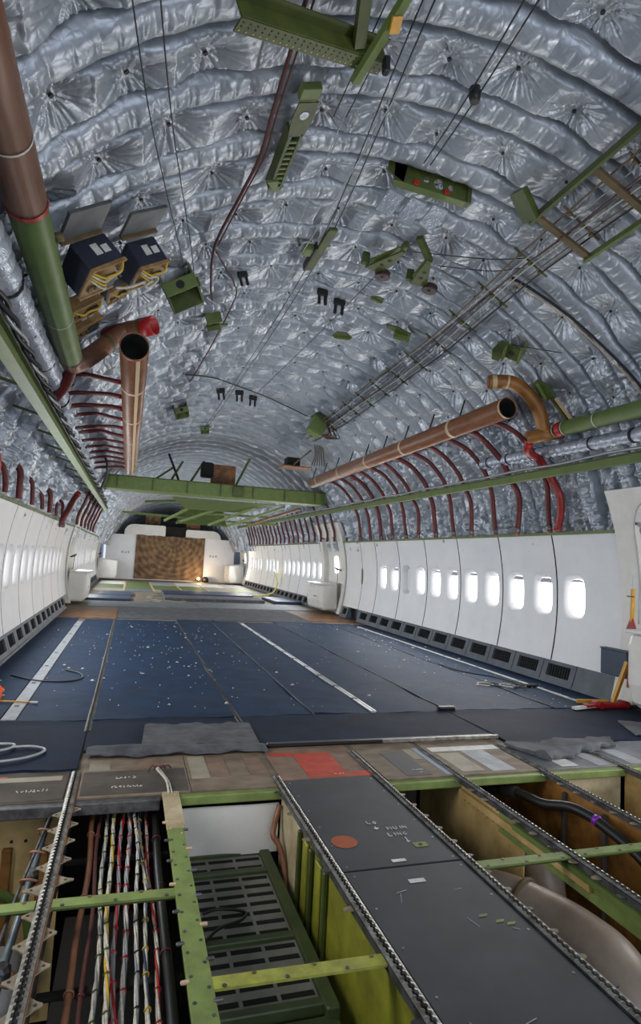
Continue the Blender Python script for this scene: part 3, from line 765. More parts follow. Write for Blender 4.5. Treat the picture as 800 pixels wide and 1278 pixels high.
mb = MB(); mb.box((.785, -1.2, -.055), (.83, 2.15, -.031)); mb.obj('chord', green_light, tF)
for y in (2.9, 2.6): mb = MB(); mb.bbox((.79, y-.012, -.6), (.817, y+.012, -.05), .004); mb.obj('web_stiffener', floor_dark, tF)
web(tG, 1.40, -1.2, 3.08, -.62, beige_web)
web(tD, -.222, -1.2, 3.1, -.5, floor_dark)
# riveted green strip beam with cream end beside the looms
t = thing('strip_beam', (-1.345, 1, -.14), 'flat light green strip beam with cream end between looms and louvred panel', 'beam')
mb = MB(); mb.bbox((-1.378, -1.2, -.012), (-1.308, 2.72, .0), .003); mb.obj('cap', green_light, t)
mb = MB(); mb.bbox((-1.380, 2.72, -.012), (-1.300, 3.13, .001), .003); mb.obj('cap_end', cream_web, t, label='cream painted end')
mb = MB(); mb.bbox((-1.352, -1.2, -.16), (-1.338, 3.06, -.012), .003); mb.obj('beam_web', green_dark, t)
for k in range(34):
    y = 3.08-k*.052; mb = MB(); s = -1 if k % 2 else 1
    mb.disc((-1.343+s*.022, y, -.001), (0, 0, 1), .0055, .003, 8); mb.obj('rivet', alu_dark if k > 8 else tape_tan, t)
for k in range(18):
    y = 2.78-k*.085; s = 1 if k % 2 else -1; mb = MB()
    mb.bbox((-1.343+s*.022-.012+s*.018, y-.006, -.004), (-1.343+s*.022+.012+s*.018, y+.006, .004), .002); mb.obj('clip', alu_dark if k % 3 else tape_tan, t)

fast_mat = mat('brown_fastener', (.45, .36, .26), (.34, .27, .19), scale=30, rough=.5)
def cross_bar(x0, x1, y0, y1, label, z=-.002, w=.05, m=green_light):
    t = thing('cross_bar', ((x0+x1)/2, (y0+y1)/2, z-.03), label, 'cross bar')
    mb = MB(); mb.bar((x0, y0, z-.004), (x1, y1, z-.004), w, .008); mb.obj('flange', m, t)
    mb = MB(); mb.bar((x0, y0+w*.45, z-.02), (x1, y1+w*.45, z-.02), .005, .036); mb.obj('upstand', green_dark, t)
    n = int(abs(x1-x0)/.09)
    for k in range(n+1):
        f = (k+.4)/(n+.8); x = x0+(x1-x0)*f; y = y0+(y1-y0)*f; s = .018*(1 if k % 2 else -1)
        mb = MB(); mb.disc((x, y+s, z-.001), (0, 0, 1), .0065, .004, 8); mb.obj('fastener', fast_mat if k % 2 else alu_dark, t)
cross_bar(-1.315, -.80, 1.745, 1.735, 'yellow-green cross bar over the near end of louvred panel', m=mat('primer_lime', (.62, .64, .26), (.50, .50, .22), scale=14, rough=.55))
cross_bar(-1.775, -1.375, 2.235, 2.225, 'light green cross bar over the wire looms')
cross_bar(-2.9, -1.825, 2.235, 2.235, 'light green cross bar left of the tabbed rail')
cross_bar(-.20, .228, 2.185, 2.185, 'light green cross bar over the beige duct elbow')
cross_bar(.272, .80, 2.19, 2.19, 'light green cross bar between the two right-hand rails')

# slate floor panels with paint disc and chalk marks
def screws(p, x0, x1, y0, y1, n):
    for k in range(n):
        for x in (x0, x1):
            mb = MB(); mb.disc((x, y0+(y1-y0)*k/(n-1), .0002), (0, 0, 1), .005, .0008, 8); mb.obj('screw', alu, p)
p = slab(-.755, -.245, 2.236, 3.18, -.022, .0, 'floor_panel', slate_panel, label='dark slate floor panel with rust-orange painted disc and chalk writing', cat='floor panel', b=.003)
mb = MB(); mb.disc((-.668, 2.462, .0003), (0, 0, 1), .056, .0008, 32); mb.obj('orange_disc', paint_orange, p)
patch(p, 'white_sticker', -.535, -.475, 2.262, 2.282, paint_white); patch(p, 'green_scuff', -.385, -.325, 2.36, 2.40, green_light)
mb = MB(); mb.disc((-.356, 2.38, .0015), (0, 0, 1), .009, .001, 12); mb.obj('screw_hole', button_dark, p)
# chalk arrow and short words
z = .0008
def strokes(p, x, y, h, segs, name='chalk_mark'):
    mb = MB()
    for s in segs: mb.tube([(x+a*h, y+b*h, z) for a, b in s], .0017, 4)
    return mb.obj(name, paint_white, p)
L_ = {'M': [[(0, 0), (0, 1), (.35, .4), (.7, 1), (.7, 0)]], 'A': [[(0, 0), (.35, 1), (.7, 0)], [(.15, .4), (.55, .4)]], 'I': [[(.3, 0), (.3, 1)]], 'N': [[(0, 0), (0, 1), (.6, 0), (.6, 1)]],
      'L': [[(0, 1), (0, 0), (.5, 0)]], 'O': [[(.3, 0), (.6, .5), (.3, 1), (0, .5), (.3, 0)]], 'G': [[(.6, .8), (.3, 1), (0, .5), (.3, 0), (.6, .3), (.35, .4)]], 'U': [[(0, 1), (.05, .2), (.3, 0), (.55, .2), (.6, 1)]],
      'arrow': [[(.3, 1.6), (.2, -.2)], [(-.05, .2), (.2, -.2), (.55, .25)]], 'ring': [[(.3, 0), (.6, .3), (.3, .7), (0, .3), (.3, 0)], [(-.1, .3), (.8, .35)], [(.3, 1), (.3, -.1)]]}
for ch, x, y in (('L', -.505, 2.605), ('O', -.478, 2.60), ('ring', -.492, 2.548), ('M', -.435, 2.535), ('U', -.405, 2.535), ('I', -.378, 2.535), ('N', -.36, 2.535), ('L', -.455, 2.475), ('I', -.432, 2.475), ('N', -.412, 2.475), ('G', -.385, 2.475), ('arrow', -.40, 2.415)):
    strokes(p, x, y, .026, L_[ch])
screws(p, -.73, -.27, 2.26, 3.14, 6)
p = slab(-.755, -.25, .55, 2.224, -.022, .0, 'floor_panel', slate_panel, label='larger dark slate floor panel with scuffs, nearest the camera', cat='floor panel', b=.003)
patch(p, 'white_sticker', -.535, -.47, 2.105, 2.13, paint_white)
screws(p, -.725, -.275, .7, 2.19, 8)
rr = random.Random(5)
for k in range(10):
    x, y, a, l = rr.uniform(-.68, -.3), rr.uniform(1.2, 2.1), rr.uniform(0, 6.28), rr.uniform(.02, .06)
    mb = MB(); mb.tube([(x, y, .0003), (x+l*math.cos(a), y+l*math.sin(a), .0003)], .0012, 4); mb.obj('scratch', paint_grey, p)
for x, y in ((-.36, 1.82), (-.40, 1.86), (-.33, 1.80)): patch(p, 'green_scuff', x, x+.03, y, y+.012, green_light, .01)

# wire looms in the left bay
loom_def = [(-1.688, brown_duct, brown_duct, None, 'dark brown tube nearest the tabbed rail', .011), (-1.655, cord_red, red_hose, None, 'red-brown tube running beside the white loom', .008),
            (-1.622, wire_white, cable_grey, green_dark, 'pale grey wire loom with dark green ties', .0095), (-1.592, wire_white, wire_yellow, green_dark, 'grey and yellow twisted wire loom', .010),
            (-1.562, cable_grey, red_bright, red_bright, 'grey loom with a pink-red wire and red ties', .0095), (-1.532, cable_grey, wire_white, red_bright, 'thick grey wire loom with sparse red ties', .011),
            (-1.502, wire_white, cable_grey, black_rub, 'white wire loom with black ties', .009), (-1.475, wire_white, blue_tarp, wire_yellow, 'white and blue wire loom with yellow ties', .009),
            (-1.445, wire_white, red_bright, red_bright, 'white wire loom with red braid, next to black hose', .009)]
for i, (x, m1, m2, mt, lab, r_) in enumerate(loom_def):
    rr = random.Random(40+i); z0 = -.085-.015*(i % 3)
    name = 'wire_loom' if mt else 'conduit_tube'
    t = thing(name, (x, 1.6, z0-.03), lab, 'wire loom' if mt else 'tube')
    def base(y): return (x+.006*math.sin(y*3.1+i)+.004*math.sin(y*7.7+i*2), z0+.008*math.sin(y*2.3+i*1.3))
    ys = [3.45-.05*k for k in range(60)]
    if mt:
        for q in range(3):
            pts = []
            for y in ys:
                bx, bz = base(y); a = q*2.094+y*16+.8*math.sin(y*5+i); pts.append((bx+math.cos(a)*r_*.40, y, bz+math.sin(a)*r_*.40))
            mb = MB(); mb.tube(smooth_path(pts, 2), r_*.47, 6); mb.obj('wire_strand', (m1, m2, m1)[q], t)
        for k in range(15):
            y = 3.08-.14*k-rr.uniform(0, .05); bx, bz = base(y)
            mb = MB(); mb.tube([(bx+math.cos(a)*r_*.9, y+.002*math.sin(a*2), bz+math.sin(a)*r_*.9) for a in np.linspace(0, 6.283, 13)[:-1]], .0028, 5, closed=True); mb.obj('tie', mt, t)
    else:
        pts = [(base(y)[0], y, base(y)[1]-.02) for y in ys]; mb = MB(); mb.tube(pts, r_, 10); mb.obj('tube', m1, t)
        for k in range(3): y = 2.95-.5*k; mb = MB(); mb.tube([(base(y)[0]+math.cos(a)*r_*1.2, y, base(y)[1]-.02+math.sin(a)*r_*1.2) for a in np.linspace(0, 6.283, 13)[:-1]], .004, 5, closed=True); mb.obj('tube_clip', m2, t)
t = thing('hose', (-1.412, 1.6, -.13), 'thick black hose along the strip beam, right of the wire looms', 'hose')
mb = MB(); mb.tube([(-1.41+.004*math.sin(k*.5), 3.45-.1*k, -.105+.006*math.sin(k*.7)) for k in range(32)], .0165, 14); mb.obj('hose_body', black_rub, t)
for k in range(5): mb = MB(); mb.tube([(-1.41+math.cos(a)*.018, 2.86-.4*k, -.105+math.sin(a)*.018) for a in np.linspace(0, 6.283, 17)[:-1]], .003, 5, closed=True); mb.obj('tie', red_hose, t)
# support crossbars under looms
for y, lab in ((2.80, 'dark bracket bar under the wire looms at the far end'), (2.0, 'dark bracket bar under the wire looms near the cross bar')):
    mb = MB(); mb.bbox((-1.78, y-.015, -.15), (-1.36, y+.015, -.135), .003); mb.obj('support_bar', dark_void, label=lab, cat='bar')
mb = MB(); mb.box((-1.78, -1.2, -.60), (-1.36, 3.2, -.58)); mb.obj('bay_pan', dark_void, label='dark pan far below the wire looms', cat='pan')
# left of the tabbed rail: rods, green hose, grey can
t = thing('push_rod', (-1.885, 1.8, -.13), 'pale blue-grey metal rod with grey fittings left of the tabbed rail', 'rod')
mb = MB(); mb.tube([(-1.885, 3.2, -.10), (-1.885, 2.2, -.10), (-1.885, .6, -.10)], .013, 12); mb.obj('rod', mat('blue_grey_metal', (.52, .58, .62), (.42, .47, .5), scale=12, rough=.35, metal=.5), t)
for y in (2.62, 2.06, 1.86, 1.62): mb = MB(); mb.bbox((-1.91, y-.028, -.128), (-1.86, y+.028, -.072), .012); mb.obj('fitting', alu_dark, t)
t = thing('thin_tube', (-1.925, 1.8, -.09), 'thin dark tube held by brown clips at left of the rail', 'tube')
mb = MB(); mb.tube([(-1.862, 3.2, -.04), (-1.90, 2.4, -.04), (-1.93, .6, -.04)], .006, 8); mb.obj('tube', alu_dark, t)
for y in (2.86, 2.66, 2.45, 1.9): mb = MB(); mb.tube(smooth_path([(-1.895, y, -.045), (-1.90, y, -.025), (-1.87, y-.01, -.02), (-1.84, y-.01, -.03)], 4), .005, 6); mb.obj('clip', brown_duct, t)
mb = MB(); mb.tube(smooth_path([(-2.4, 3.05, -.30), (-2.15, 3.08, -.36), (-2.02, 3.14, -.44), (-1.95, 3.2, -.56), (-1.92, 3.22, -.8)], 6), .022, 12); mb.obj('green_hose', green_duct, label='curved green hose in the left bay before the beige web', cat='hose')
t = thing('canister', (-2.02, 2.75, -.75), 'grey rounded canister low in the left bay', 'canister')
mb = MB(); mb.tube([(-2.02, 2.95, -.62), (-2.02, 2.9, -.62), (-2.02, 2.62, -.62), (-2.02, 2.56, -.62)], [.08, .12, .12, .07], 20); mb.obj('body', cable_grey, t)
mb = MB(); mb.tube([(-2.02+math.cos(a)*.122, 2.76, -.62+math.sin(a)*.122) for a in np.linspace(0, 6.283, 25)[:-1]], .008, 6, closed=True); mb.obj('clamp_band', brown_duct, t)
# white wire loop poking out of the deck
t = thing('loose_wire', (-1.36, 3.3, 0), 'loose white wire loop with red-brown end at corner of brown panels', 'wire')
mb = MB(); mb.tube(smooth_path([(-1.35, 3.10, .004), (-1.36, 3.2, .03), (-1.40, 3.30, .05), (-1.39, 3.38, .03)], 6), .0055, 7); mb.obj('wire', wire_white, t)
mb = MB(); mb.tube(smooth_path([(-1.335, 3.10, .004), (-1.345, 3.2, .02), (-1.375, 3.30, .035), (-1.385, 3.40, .02)], 6), .004, 7); mb.obj('wire', wire_white, t)
for k in range(5): mb = MB(); mb.tube(smooth_path([(-1.39, 3.39, .02), (-1.42+.02*k, 3.42, .03), (-1.44+.03*k, 3.40+.012*k, .006)], 4), .004, 6); mb.obj('frayed_end', cord_red, t)

# green louvred panel deep in the second bay
t = thing('louvred_panel', (-1.04, 2.6, -.36), 'grey slatted louvred panel in a green frame, deep in the floor bay', 'louvred panel')
for (y0, y1) in ((2.93, 3.08), (2.42, 2.90), (2.06, 2.39)):
    mb = MB(); mb.bbox((-1.29, y0-.03, -.335), (-.875, y1+.03, -.318), .004); pl = mb.obj('louvre_plate', louvre_grey, t)
    n = max(2, round((y1-y0)/.066))
    for k in range(n):
        for c in range(3):
            xa = -1.275+c*.132; y = y0+(k+.5)*(y1-y0)/n
            mb = MB(); mb.bbox((xa, y-.013, -.3205), (xa+.118, y+.013, -.3165), .001); mb.obj('slot', black_in, pl)
for a, b in (((-.855, 1.98), (-.855, 3.12)),): mb = MB(); mb.bbox((a[0]-.03, a[1], -.345), (a[0]+.02, b[1], -.295), .006); mb.obj('frame_rail', louvre_green, t)
for y in (3.10, 2.915, 2.405, 2.03): mb = MB(); mb.bbox((-1.30, y-.018, -.345), (-.875, y+.018, -.300), .005); mb.obj('frame_crossbar', louvre_green, t)
mb = MB(); mb.bbox((-1.31, 1.95, -.5), (-.84, 2.0, -.33), .006); mb.obj('front_skirt', louvre_green, t)
mb = MB(); mb.tube(smooth_path([(-1.28, 2.35, -.30), (-1.18, 2.45, -.28), (-1.08, 2.50, -.285), (-1.05, 2.58, -.30), (-1.15, 2.62, -.30), (-1.22, 2.60, -.30)], 6), .006, 7); mb.obj('loose_cable', black_rub, label='black cable lying on the grey louvred panel', cat='cable')
mb = MB(); mb.tube(smooth_path([(-.80, 3.05, -.07), (-.82, 3.03, -.12), (-.845, 2.98, -.18), (-.82, 2.95, -.22), (-.80, 2.9, -.30), (-.80, 2.85, -.42), (-.80, 2.84, -.55)], 5), .014, 10); mb.obj('drain_hose', brown_duct, label='dark brown hose hanging against the cream web end', cat='hose')

# big beige air ducts below the right-hand rails
def duct(name, pts, r, label, rings, m=duct_beige):
    t = thing(name, pts[len(pts)//2], label, 'air duct'); P = smooth_path(pts, 8)
    mb = MB(); mb.tube(P, r, 28); mb.obj('duct_body', m, t)
    for f in rings:
        i = int(f*(len(P)-1)); d = (P[min(i+1, len(P)-1)]-P[max(i-1, 0)]).normalized()
        mb = MB(); u = d.orthogonal().normalized(); w = d.cross(u)
        mb.tube([P[i]+(u*math.cos(a)+w*math.sin(a))*(r+.004) for a in np.linspace(0, 6.283, 33)[:-1]], .011, 6, closed=True); mb.obj('duct_clamp', tray_brown, t)
    return t
duct('air_duct', [(-.14, 2.52, -1.1), (-.14, 2.54, -.7), (-.11, 2.57, -.48), (-.02, 2.57, -.37), (.09, 2.46, -.335), (.18, 2.30, -.33), (.24, 2.12, -.33), (.27, 1.96, -.36), (.28, 1.87, -.5), (.28, 1.84, -.9)], .135, 'big beige bent air duct crossing under the rail in foreground', (.52,))
duct('air_duct', [(.66, 3.5, -.40), (.64, 3.25, -.36), (.62, 3.02, -.34), (.60, 2.86, -.38), (.60, 2.78, -.52), (.60, 2.76, -.9)], .10, 'smaller beige air duct behind the bent one, below the black hose', (.55,))
duct('air_duct', [(.75, 1.7, -1.1), (.70, 1.75, -.55), (.68, 1.85, -.42), (.70, 2.0, -.40), (.74, 2.1, -.45)], .10, 'dark grimy duct fitting at lower right of the bent duct', (.4, .6), tray_brown)
# black hose with purple tape
t = thing('hose', (.65, 2.8, -.15), 'black bent hose with purple tape band under right-hand rails', 'hose')
P = smooth_path([(.45, 3.40, -.16), (.56, 3.18, -.12), (.60, 3.02, -.09), (.63, 2.86, -.085), (.68, 2.72, -.05), (.70, 2.60, -.045), (.71, 2.50, -.06), (.73, 2.35, -.10), (.74, 2.2, -.16), (.74, 2.0, -.22)], 7)
mb = MB(); mb.tube(P, .026, 16); mb.obj('hose_body', black_rub, t)
i = int(len(P)*.62); mb = MB(); mb.tube([P[i-1], P[i], P[i+1]], .0275, 16); mb.obj('tape_band', purple, t)
mb = MB(); mb.tube(P[8:14], .034, 16); mb.obj('sleeve', dark_void, t)

# small things lying on the carpet
t = thing('coiled_tube', (-2.15, 3.8, .012), 'pale grey plastic tube lying in open loops on dark carpet', 'tube')
mb = MB(); mb.tube(smooth_path([(-2.55, 3.60, .016), (-2.3, 3.62, .016), (-2.12, 3.66, .017), (-2.02, 3.74, .017), (-2.0, 3.82, .018), (-2.08, 3.88, .018), (-2.18, 3.88, .018)], 8), .0075, 8); mb.obj('tube_loop', cable_grey, t)
mb = MB(); mb.tube(smooth_path([(-2.5, 3.93, .018), (-2.3, 3.945, .018), (-2.19, 3.93, .02), (-2.17, 3.88, .02), (-2.22, 3.82, .02), (-2.34, 3.78, .02)], 8), .008, 8); mb.obj('tube_loop', cable_grey, t)
mb = MB(); mb.tube([(-2.51, 5.12, .012), (-2.50, 5.12, .05), (-2.48, 5.14, .075), (-2.46, 5.16, .06)], [.05, .045, .03, .012], 12); mb.obj('orange_cap', orange_mat, label='small orange plastic cap on carpet at far left', cat='cap')
t = thing('measuring_stick', (-2.32, 4.96, .01), 'thin yellow stick with white tip lying across the taped left rail', 'stick')
mb = MB(); mb.bar((-2.56, 5.03, .018), (-2.24, 4.96, .018), .012, .008); mb.obj('stick', yellow, t); mb = MB(); mb.bar((-2.24, 4.96, .018), (-2.19, 4.95, .018), .014, .010); mb.obj('tip', paint_white, t)
mb = MB(); mb.tube(smooth_path([(-2.55, 6.0, .012), (-2.3, 5.75, .014), (-2.05, 5.72, .013), (-1.95, 5.9, .012), (-2.0, 6.1, .012), (-2.12, 6.25, .012)], 7), .007, 7); mb.obj('thin_cable', black_rub, label='thin black cable curving over carpet beside the taped left rail', cat='cable')
t = thing('cable_heap', (2.0, 5.3, .006), 'small heap of black and white cable on carpet near the right rail', 'cable')
for q in range(4):
    rr = random.Random(q); c = (1.9+.09*q, 5.42-.06*q)
    mb = MB(); mb.tube(smooth_path([(c[0]+math.cos(a)*.06*(1+.3*rr.random()), c[1]+math.sin(a)*.07*(1+.3*rr.random()), .014+.012*q*.5) for a in np.linspace(0, 7.5, 12)], 3), .006, 6); mb.obj('cable_loop', black_rub if q % 2 else wire_white, t)
mb = MB(); mb.tube(smooth_path([(2.0, 6.6, .012), (2.05, 6.1, .012), (2.25, 5.75, .013), (2.3, 5.4, .013), (2.1, 5.2, .013)], 8), .006, 6); mb.obj('thin_cable', black_rub, label='thin black cable trailing along the carpet by the right taped rail', cat='cable')
for i, (x, y, lab) in enumerate(((2.36, 5.30, 'dark flat scrap on carpet beside the right taped rail'), (.95, 4.50, 'dark scrap at the front end of a carpet seam'))):
    mb = MB(); mb.bbox((x-.08, y-.03, .008), (x+.08, y+.03, .035), .012); mb.obj('dark_scrap', black_rub, label=lab, cat='scrap')
mb = MB(); rr = random.Random(11)
for k in range(420):
    q = rr.random()
    if q < .45: x, y = rr.gauss(-1.2, .7), rr.uniform(4.6, 10.4)
    elif q < .75: x, y = rr.gauss(2.1, .35), rr.uniform(4.5, 10.4)
    else: x, y = rr.uniform(-2.6, 2.6), rr.uniform(4.5, 10.6)
    if abs(x) > 2.65: continue
    s = rr.uniform(.005, .011) if rr.random() < .85 else rr.uniform(.014, .028); a = rr.random()*6.28
    c, d = math.cos(a), math.sin(a); h = .013+s*.4
    mb.add([(x+c*s, y+d*s, .010), (x-d*s*.7, y+c*s*.7, .010), (x-c*s, y-d*s, .010), (x+d*s*.7, y-c*s*.7, .010), (x, y, h)], [(0, 1, 4), (1, 2, 4), (2, 3, 4), (3, 0, 4), (3, 2, 1, 0)])
mb.obj('litter', debris_mat, label='fine white litter and chips scattered over the blue carpet', cat='litter', kind='stuff', fix=False)

# ---- aft floor beyond the blue carpet
def lay(x0, x1, y0, y1, m, label, cat='floor panel', name='floor_panel', z=.006, wav=0):
    return slab(x0, x1, y0, y1, -.006, z, name, m, label=label, cat=cat, wav=wav)
lay(-2.72, -1.78, 10.95, 12.55, wood_orange, 'orange-brown bare panel by the left door, behind blue carpet')
lay(-1.77, -.10, 11.0, 13.2, carpet_grey, 'dark grey underlay right of the orange-brown panel', 'underlay', 'underlay', wav=.01)
lay(-.09, 1.75, 10.95, 13.4, carpet_grey, 'broad dark grey underlay behind the middle of blue carpet', 'underlay', 'underlay', wav=.01)
lay(1.76, 2.74, 11.2, 13.3, wood_orange, 'brown bare panel at the foot of the far right door')
lay(-2.4, -.12, 13.25, 14.6, floor_grey, 'grey transverse panel between the two side doors, left half')
lay(-.10, 2.5, 13.45, 15.0, floor_grey, 'grey transverse panel between the two side doors, right half')
lay(-2.6, -1.55, 14.8, 16.0, blue_tarp, 'blue folded sheet on the floor beyond the left door', 'sheet', 'folded_sheet', .05)
lay(-2.35, -1.5, 16.3, 17.6, blue_tarp, 'second blue sheet lying further aft at left', 'sheet', 'folded_sheet', .04)
lay(-.75, 1.75, 15.3, 16.4, carpet_grey, 'long grey rolled underlay across the aft floor', 'underlay', 'underlay', .07)
lay(-.72, 1.70, 16.6, 18.1, blue_tarp, 'dark blue rolled sheet across the middle of aft floor', 'sheet', 'folded_sheet', .09)
lay(2.0, 2.70, 15.2, 16.9, blue_tarp, 'blue folded sheet beside the right aft wall grilles', 'sheet', 'folded_sheet', .07)
k = 0; rr = random.Random(2)
cols = ['leftmost', 'second', 'third', 'fourth', 'fifth', 'rightmost']
for j, (y0, y1, ms) in enumerate(((18.3, 19.6, (wood_pale, floor_grey, wood_pale, paint_white, wood_pale, floor_grey)), (19.65, 21.9, (green, green, green, green, wood_pale, green)), (21.95, 24.2, (paint_white, green, paint_grey, paint_white, paint_white, paint_grey)))):
    for i in range(6):
        x0 = -2.6+i*.87
        lay(x0, x0+.84, y0, y1, ms[i], '%s bare floor panel in the %s row of aft floor' % (cols[i], ('nearest', 'middle', 'farthest')[j]), z=.004+.002*(i % 2))
for i, x in enumerate((-1.75, -.88, -.01, .86, 1.73)):
    mb = MB(); mb.bbox((x-.03, 18.4, .004), (x+.03, 24.0, .012), .003); mb.obj('seat_rail', tape_tan, label='%s tan taped rail from the left between bare panels on aft floor' % ORD[i], cat='seat rail')
for k in range(26):
    pass
mb = MB(); rr = random.Random(21)
for k in range(46):
    x = -1.25+rr.random()*1.0; y = 14.7+rr.random()*3.2
    mb.box((x, y, -.006), (x+.14, y+.26, .004+.004*rr.random()))
mb.obj('broken_tiles', wood_pale, label='scatter of pale broken tiles on aft floor beyond the doors', cat='tiles', kind='stuff')

# ================================================================== DOORS
def xliner(z):
    return wallx(z)-.03 if z < 1.6 else 2.745-(z-1.6)*.26-(z-1.6)**2*.25
def door(n, sg, y0, y1, zt, inner, bz, by, shelf=True, jamb=.17, zsill=.04):
    d = thing('door_%d' % n, (sg*2.8, (y0+y1)/2, 0), kind='structure')
    def P(y, z, o=0): return (sg*(xliner(z)+o), y, z)
    zs = [zsill+(zt-zsill)*i/18 for i in range(19)]
    mb = MB()
    for a, b in ((y0, y0+jamb), (y1-jamb, y1)):
        mb.grid([[P(y, z) for z in zs] for y in (a, (a+b)/2, b)])
    zh = [zt-.30+.30*i/6 for i in range(7)]
    mb.grid([[P(y, z) for z in zh] for y in np.linspace(y0+jamb, y1-jamb, 5)])
    for y in (y0, y1): mb.grid([[P(y, z, o) for z in zs] for o in (0, .09)], False)
    for y in (y0+jamb, y1-jamb): mb.grid([[P(y, z, o) for z in zs if z < zt-.24] for o in (0, .10)], False)
    mb.grid([[P(y, zt, o) for y in (y0, y1)] for o in (0, .09)], False); mb.grid([[P(y, zt-.30, o) for y in (y0+jamb, y1-jamb)] for o in (0, .1)], False)
    mb.obj('door_liner', panel_cream, d, fix=False)
    mb = MB(); z2 = [zsill+(zt-.28-zsill)*i/16 for i in range(17)]
    mb.grid([[P(y, z, .10) for z in z2] for y in np.linspace(y0+jamb, y1-jamb, 5)])
    slab_ = mb.obj('door_slab', panel_cream, d, fix=False)
    yc = (y0+y1)/2; zc = 1.10
    b = rrect(.11, .19, .05, 32); mb = MB()
    mb.add([P(yc+p[0], zc+p[1], .085) for p in b], [list(range(32))]); mb.obj('window_pane', pane_glow, slab_)
    mb = MB(); b2 = rrect(.14, .22, .05, 32); mb.add([P(yc+p[0], zc+p[1], .06) for p in b2]+[P(yc+p[0], zc+p[1], .085) for p in b], [(j, (j+1) % 32, 32+(j+1) % 32, 32+j) for j in range(32)], True); mb.obj('window_reveal', panel_white, slab_, fix=False)
    # slide pack bustle: rounded box with sloped top and tapered foot
    a0, a1 = by; prof = [(2.82, bz[0]), (inner+.10, bz[0]), (inner+.03, bz[0]+.05), (inner, bz[0]+.20), (inner, bz[1]-.09), (inner+.02, bz[1]-.02), (inner+.07, bz[1]), (2.80, bz[1]+.05)]
    mb = MB(); ys = [a0, a0+.02, a0+.06, a1-.06, a1-.02, a1]; ins = [.05, .015, 0, 0, .015, .05]
    cx, cz = (inner+2.8)/2, (bz[0]+bz[1])/2
    ringv = []
    for y, i_ in zip(ys, ins):
        ringv.append([(sg*(x+(i_ if x < cx else 0)), y, z+(i_ if z < cz else -i_)) for x, z in prof])
    k = len(prof); vs = [p for r_ in ringv for p in r_]
    mb.add(vs, [(i*k+j, i*k+(j+1) % k, (i+1)*k+(j+1) % k, (i+1)*k+j) for i in range(5) for j in range(k)]+[list(range(k-1, -1, -1)), list(range(5*k, 6*k))])
    bu = mb.obj('slide_bustle', panel_cream, d)
    if shelf:
        mb = MB(); mb.bbox((min(sg*(inner-.05), sg*2.74), a0+.02, bz[1]+.0), (max(sg*(inner-.05), sg*2.74), a1-.02, bz[1]+.03), .012); mb.obj('bustle_shelf', panel_white, bu)
    mb = MB(); mb.bbox((min(sg*(inner-.004), sg*(inner+.01)), a0+.3, bz[0]+.28), (max(sg*(inner-.004), sg*(inner+.01)), a0+.55, bz[0]+.30), .003); mb.obj('slot', black_rub, bu)
    x = sg*(xliner(1.15)-.02)
    mb = MB(); mb.tube(smooth_path([(x, y0+jamb-.02, .98), (x-sg*.07, y0+jamb+.02, 1.0), (x-sg*.09, y0+jamb+.14, 1.03), (x-sg*.02, y0+jamb+.26, 1.0)], 5), .016, 10); mb.obj('handle', black_rub, d)
    mb = MB(); mb.tube(smooth_path([(x-sg*.08, y0+jamb+.05, 1.0), (x-sg*.07, y0+jamb+.03, .88), (x-sg*.06, y0+jamb+.06, .72)], 5), .007, 7); mb.obj('strap', brown_duct, d)
    return d
# near right door at the frame edge
door(1, 1, 3.05, 4.62, 1.97, 2.48, (.075, .70), (3.2, 4.20), jamb=.24)
door(2, 1, 12.36, 14.02, 2.02, 2.43, (.08, .64), (12.75, 13.85))
door(3, -1, 13.28, 14.62, 1.92, 2.44, (.06, .66), (13.45, 14.5))
door(4, 1, 24.12, 25.7, 1.9, 2.18, (.06, .78), (24.5, 25.6), False)
door(5, -1, 24.12, 25.7, 1.9, 2.10, (.06, .78), (24.5, 25.6), False)
# seam arch on the near door frame
d1 = bpy.data.objects['door_1']
mb = MB(); mb.tube(smooth_path([(xliner(.5)-.002, 4.40, .75), (xliner(1.2)-.004, 4.40, 1.2), (xliner(1.6)-.004, 4.38, 1.6), (xliner(1.8)-.004, 4.28, 1.80), (xliner(1.85)-.004, 4.1, 1.86)], 8), .006, 6); mb.obj('frame_seam', shade_grey, d1)
t = thing('door_handle_bar', (2.66, 4.3, .70), 'yellow handle bar with clear tip standing upright on near right door', 'handle bar')
mb = MB(); mb.bar((2.655, 4.31, .78), (2.66, 4.305, 1.07), .018, .030, (1, 0, 0)); mb.obj('yellow_bar', yellow, t)
mb = MB(); mb.bar((2.66, 4.305, 1.07), (2.665, 4.30, 1.19), .016, .022, (1, 0, 0)); mb.obj('clear_tip', cable_grey, t)
mb = MB(); mb.prism([(-.05, 0), (.06, 0), (.0, .13)], .02, (2.645, 4.31, .70), (0, 1, 0), (0, 0, 1)); mb.obj('red_foot', red_paint, t)
mb = MB(); mb.bar((2.64, 4.27, 1.0), (2.64, 4.35, 1.0), .01, .012); mb.obj('cross_pin', alu_dark, t)
t = thing('equipment_box', (2.76, 4.62, .0), 'slate blue upright box on the grey grilles beside near right door', 'box')
mb = MB(); mb.bbox((2.735, 4.44, .25), (2.80, 4.77, .49), .01); mb.obj('box_body', mat('slate_blue_box', (.19, .25, .33), (.16, .21, .28), scale=8, rough=.5), t)
mb = MB(); mb.bbox((2.73, 4.435, .485), (2.805, 4.775, .497), .004); mb.obj('box_lid', grey_frame, t)
t = thing('jack_lever', (2.5, 4.45, .006), 'red floor jack with yellow lever arms lying beside near right door', 'lever')
mb = MB(); mb.bbox((2.36, 4.40, .008), (2.76, 4.48, .05), .01); mb.obj('red_base', red_paint, t)
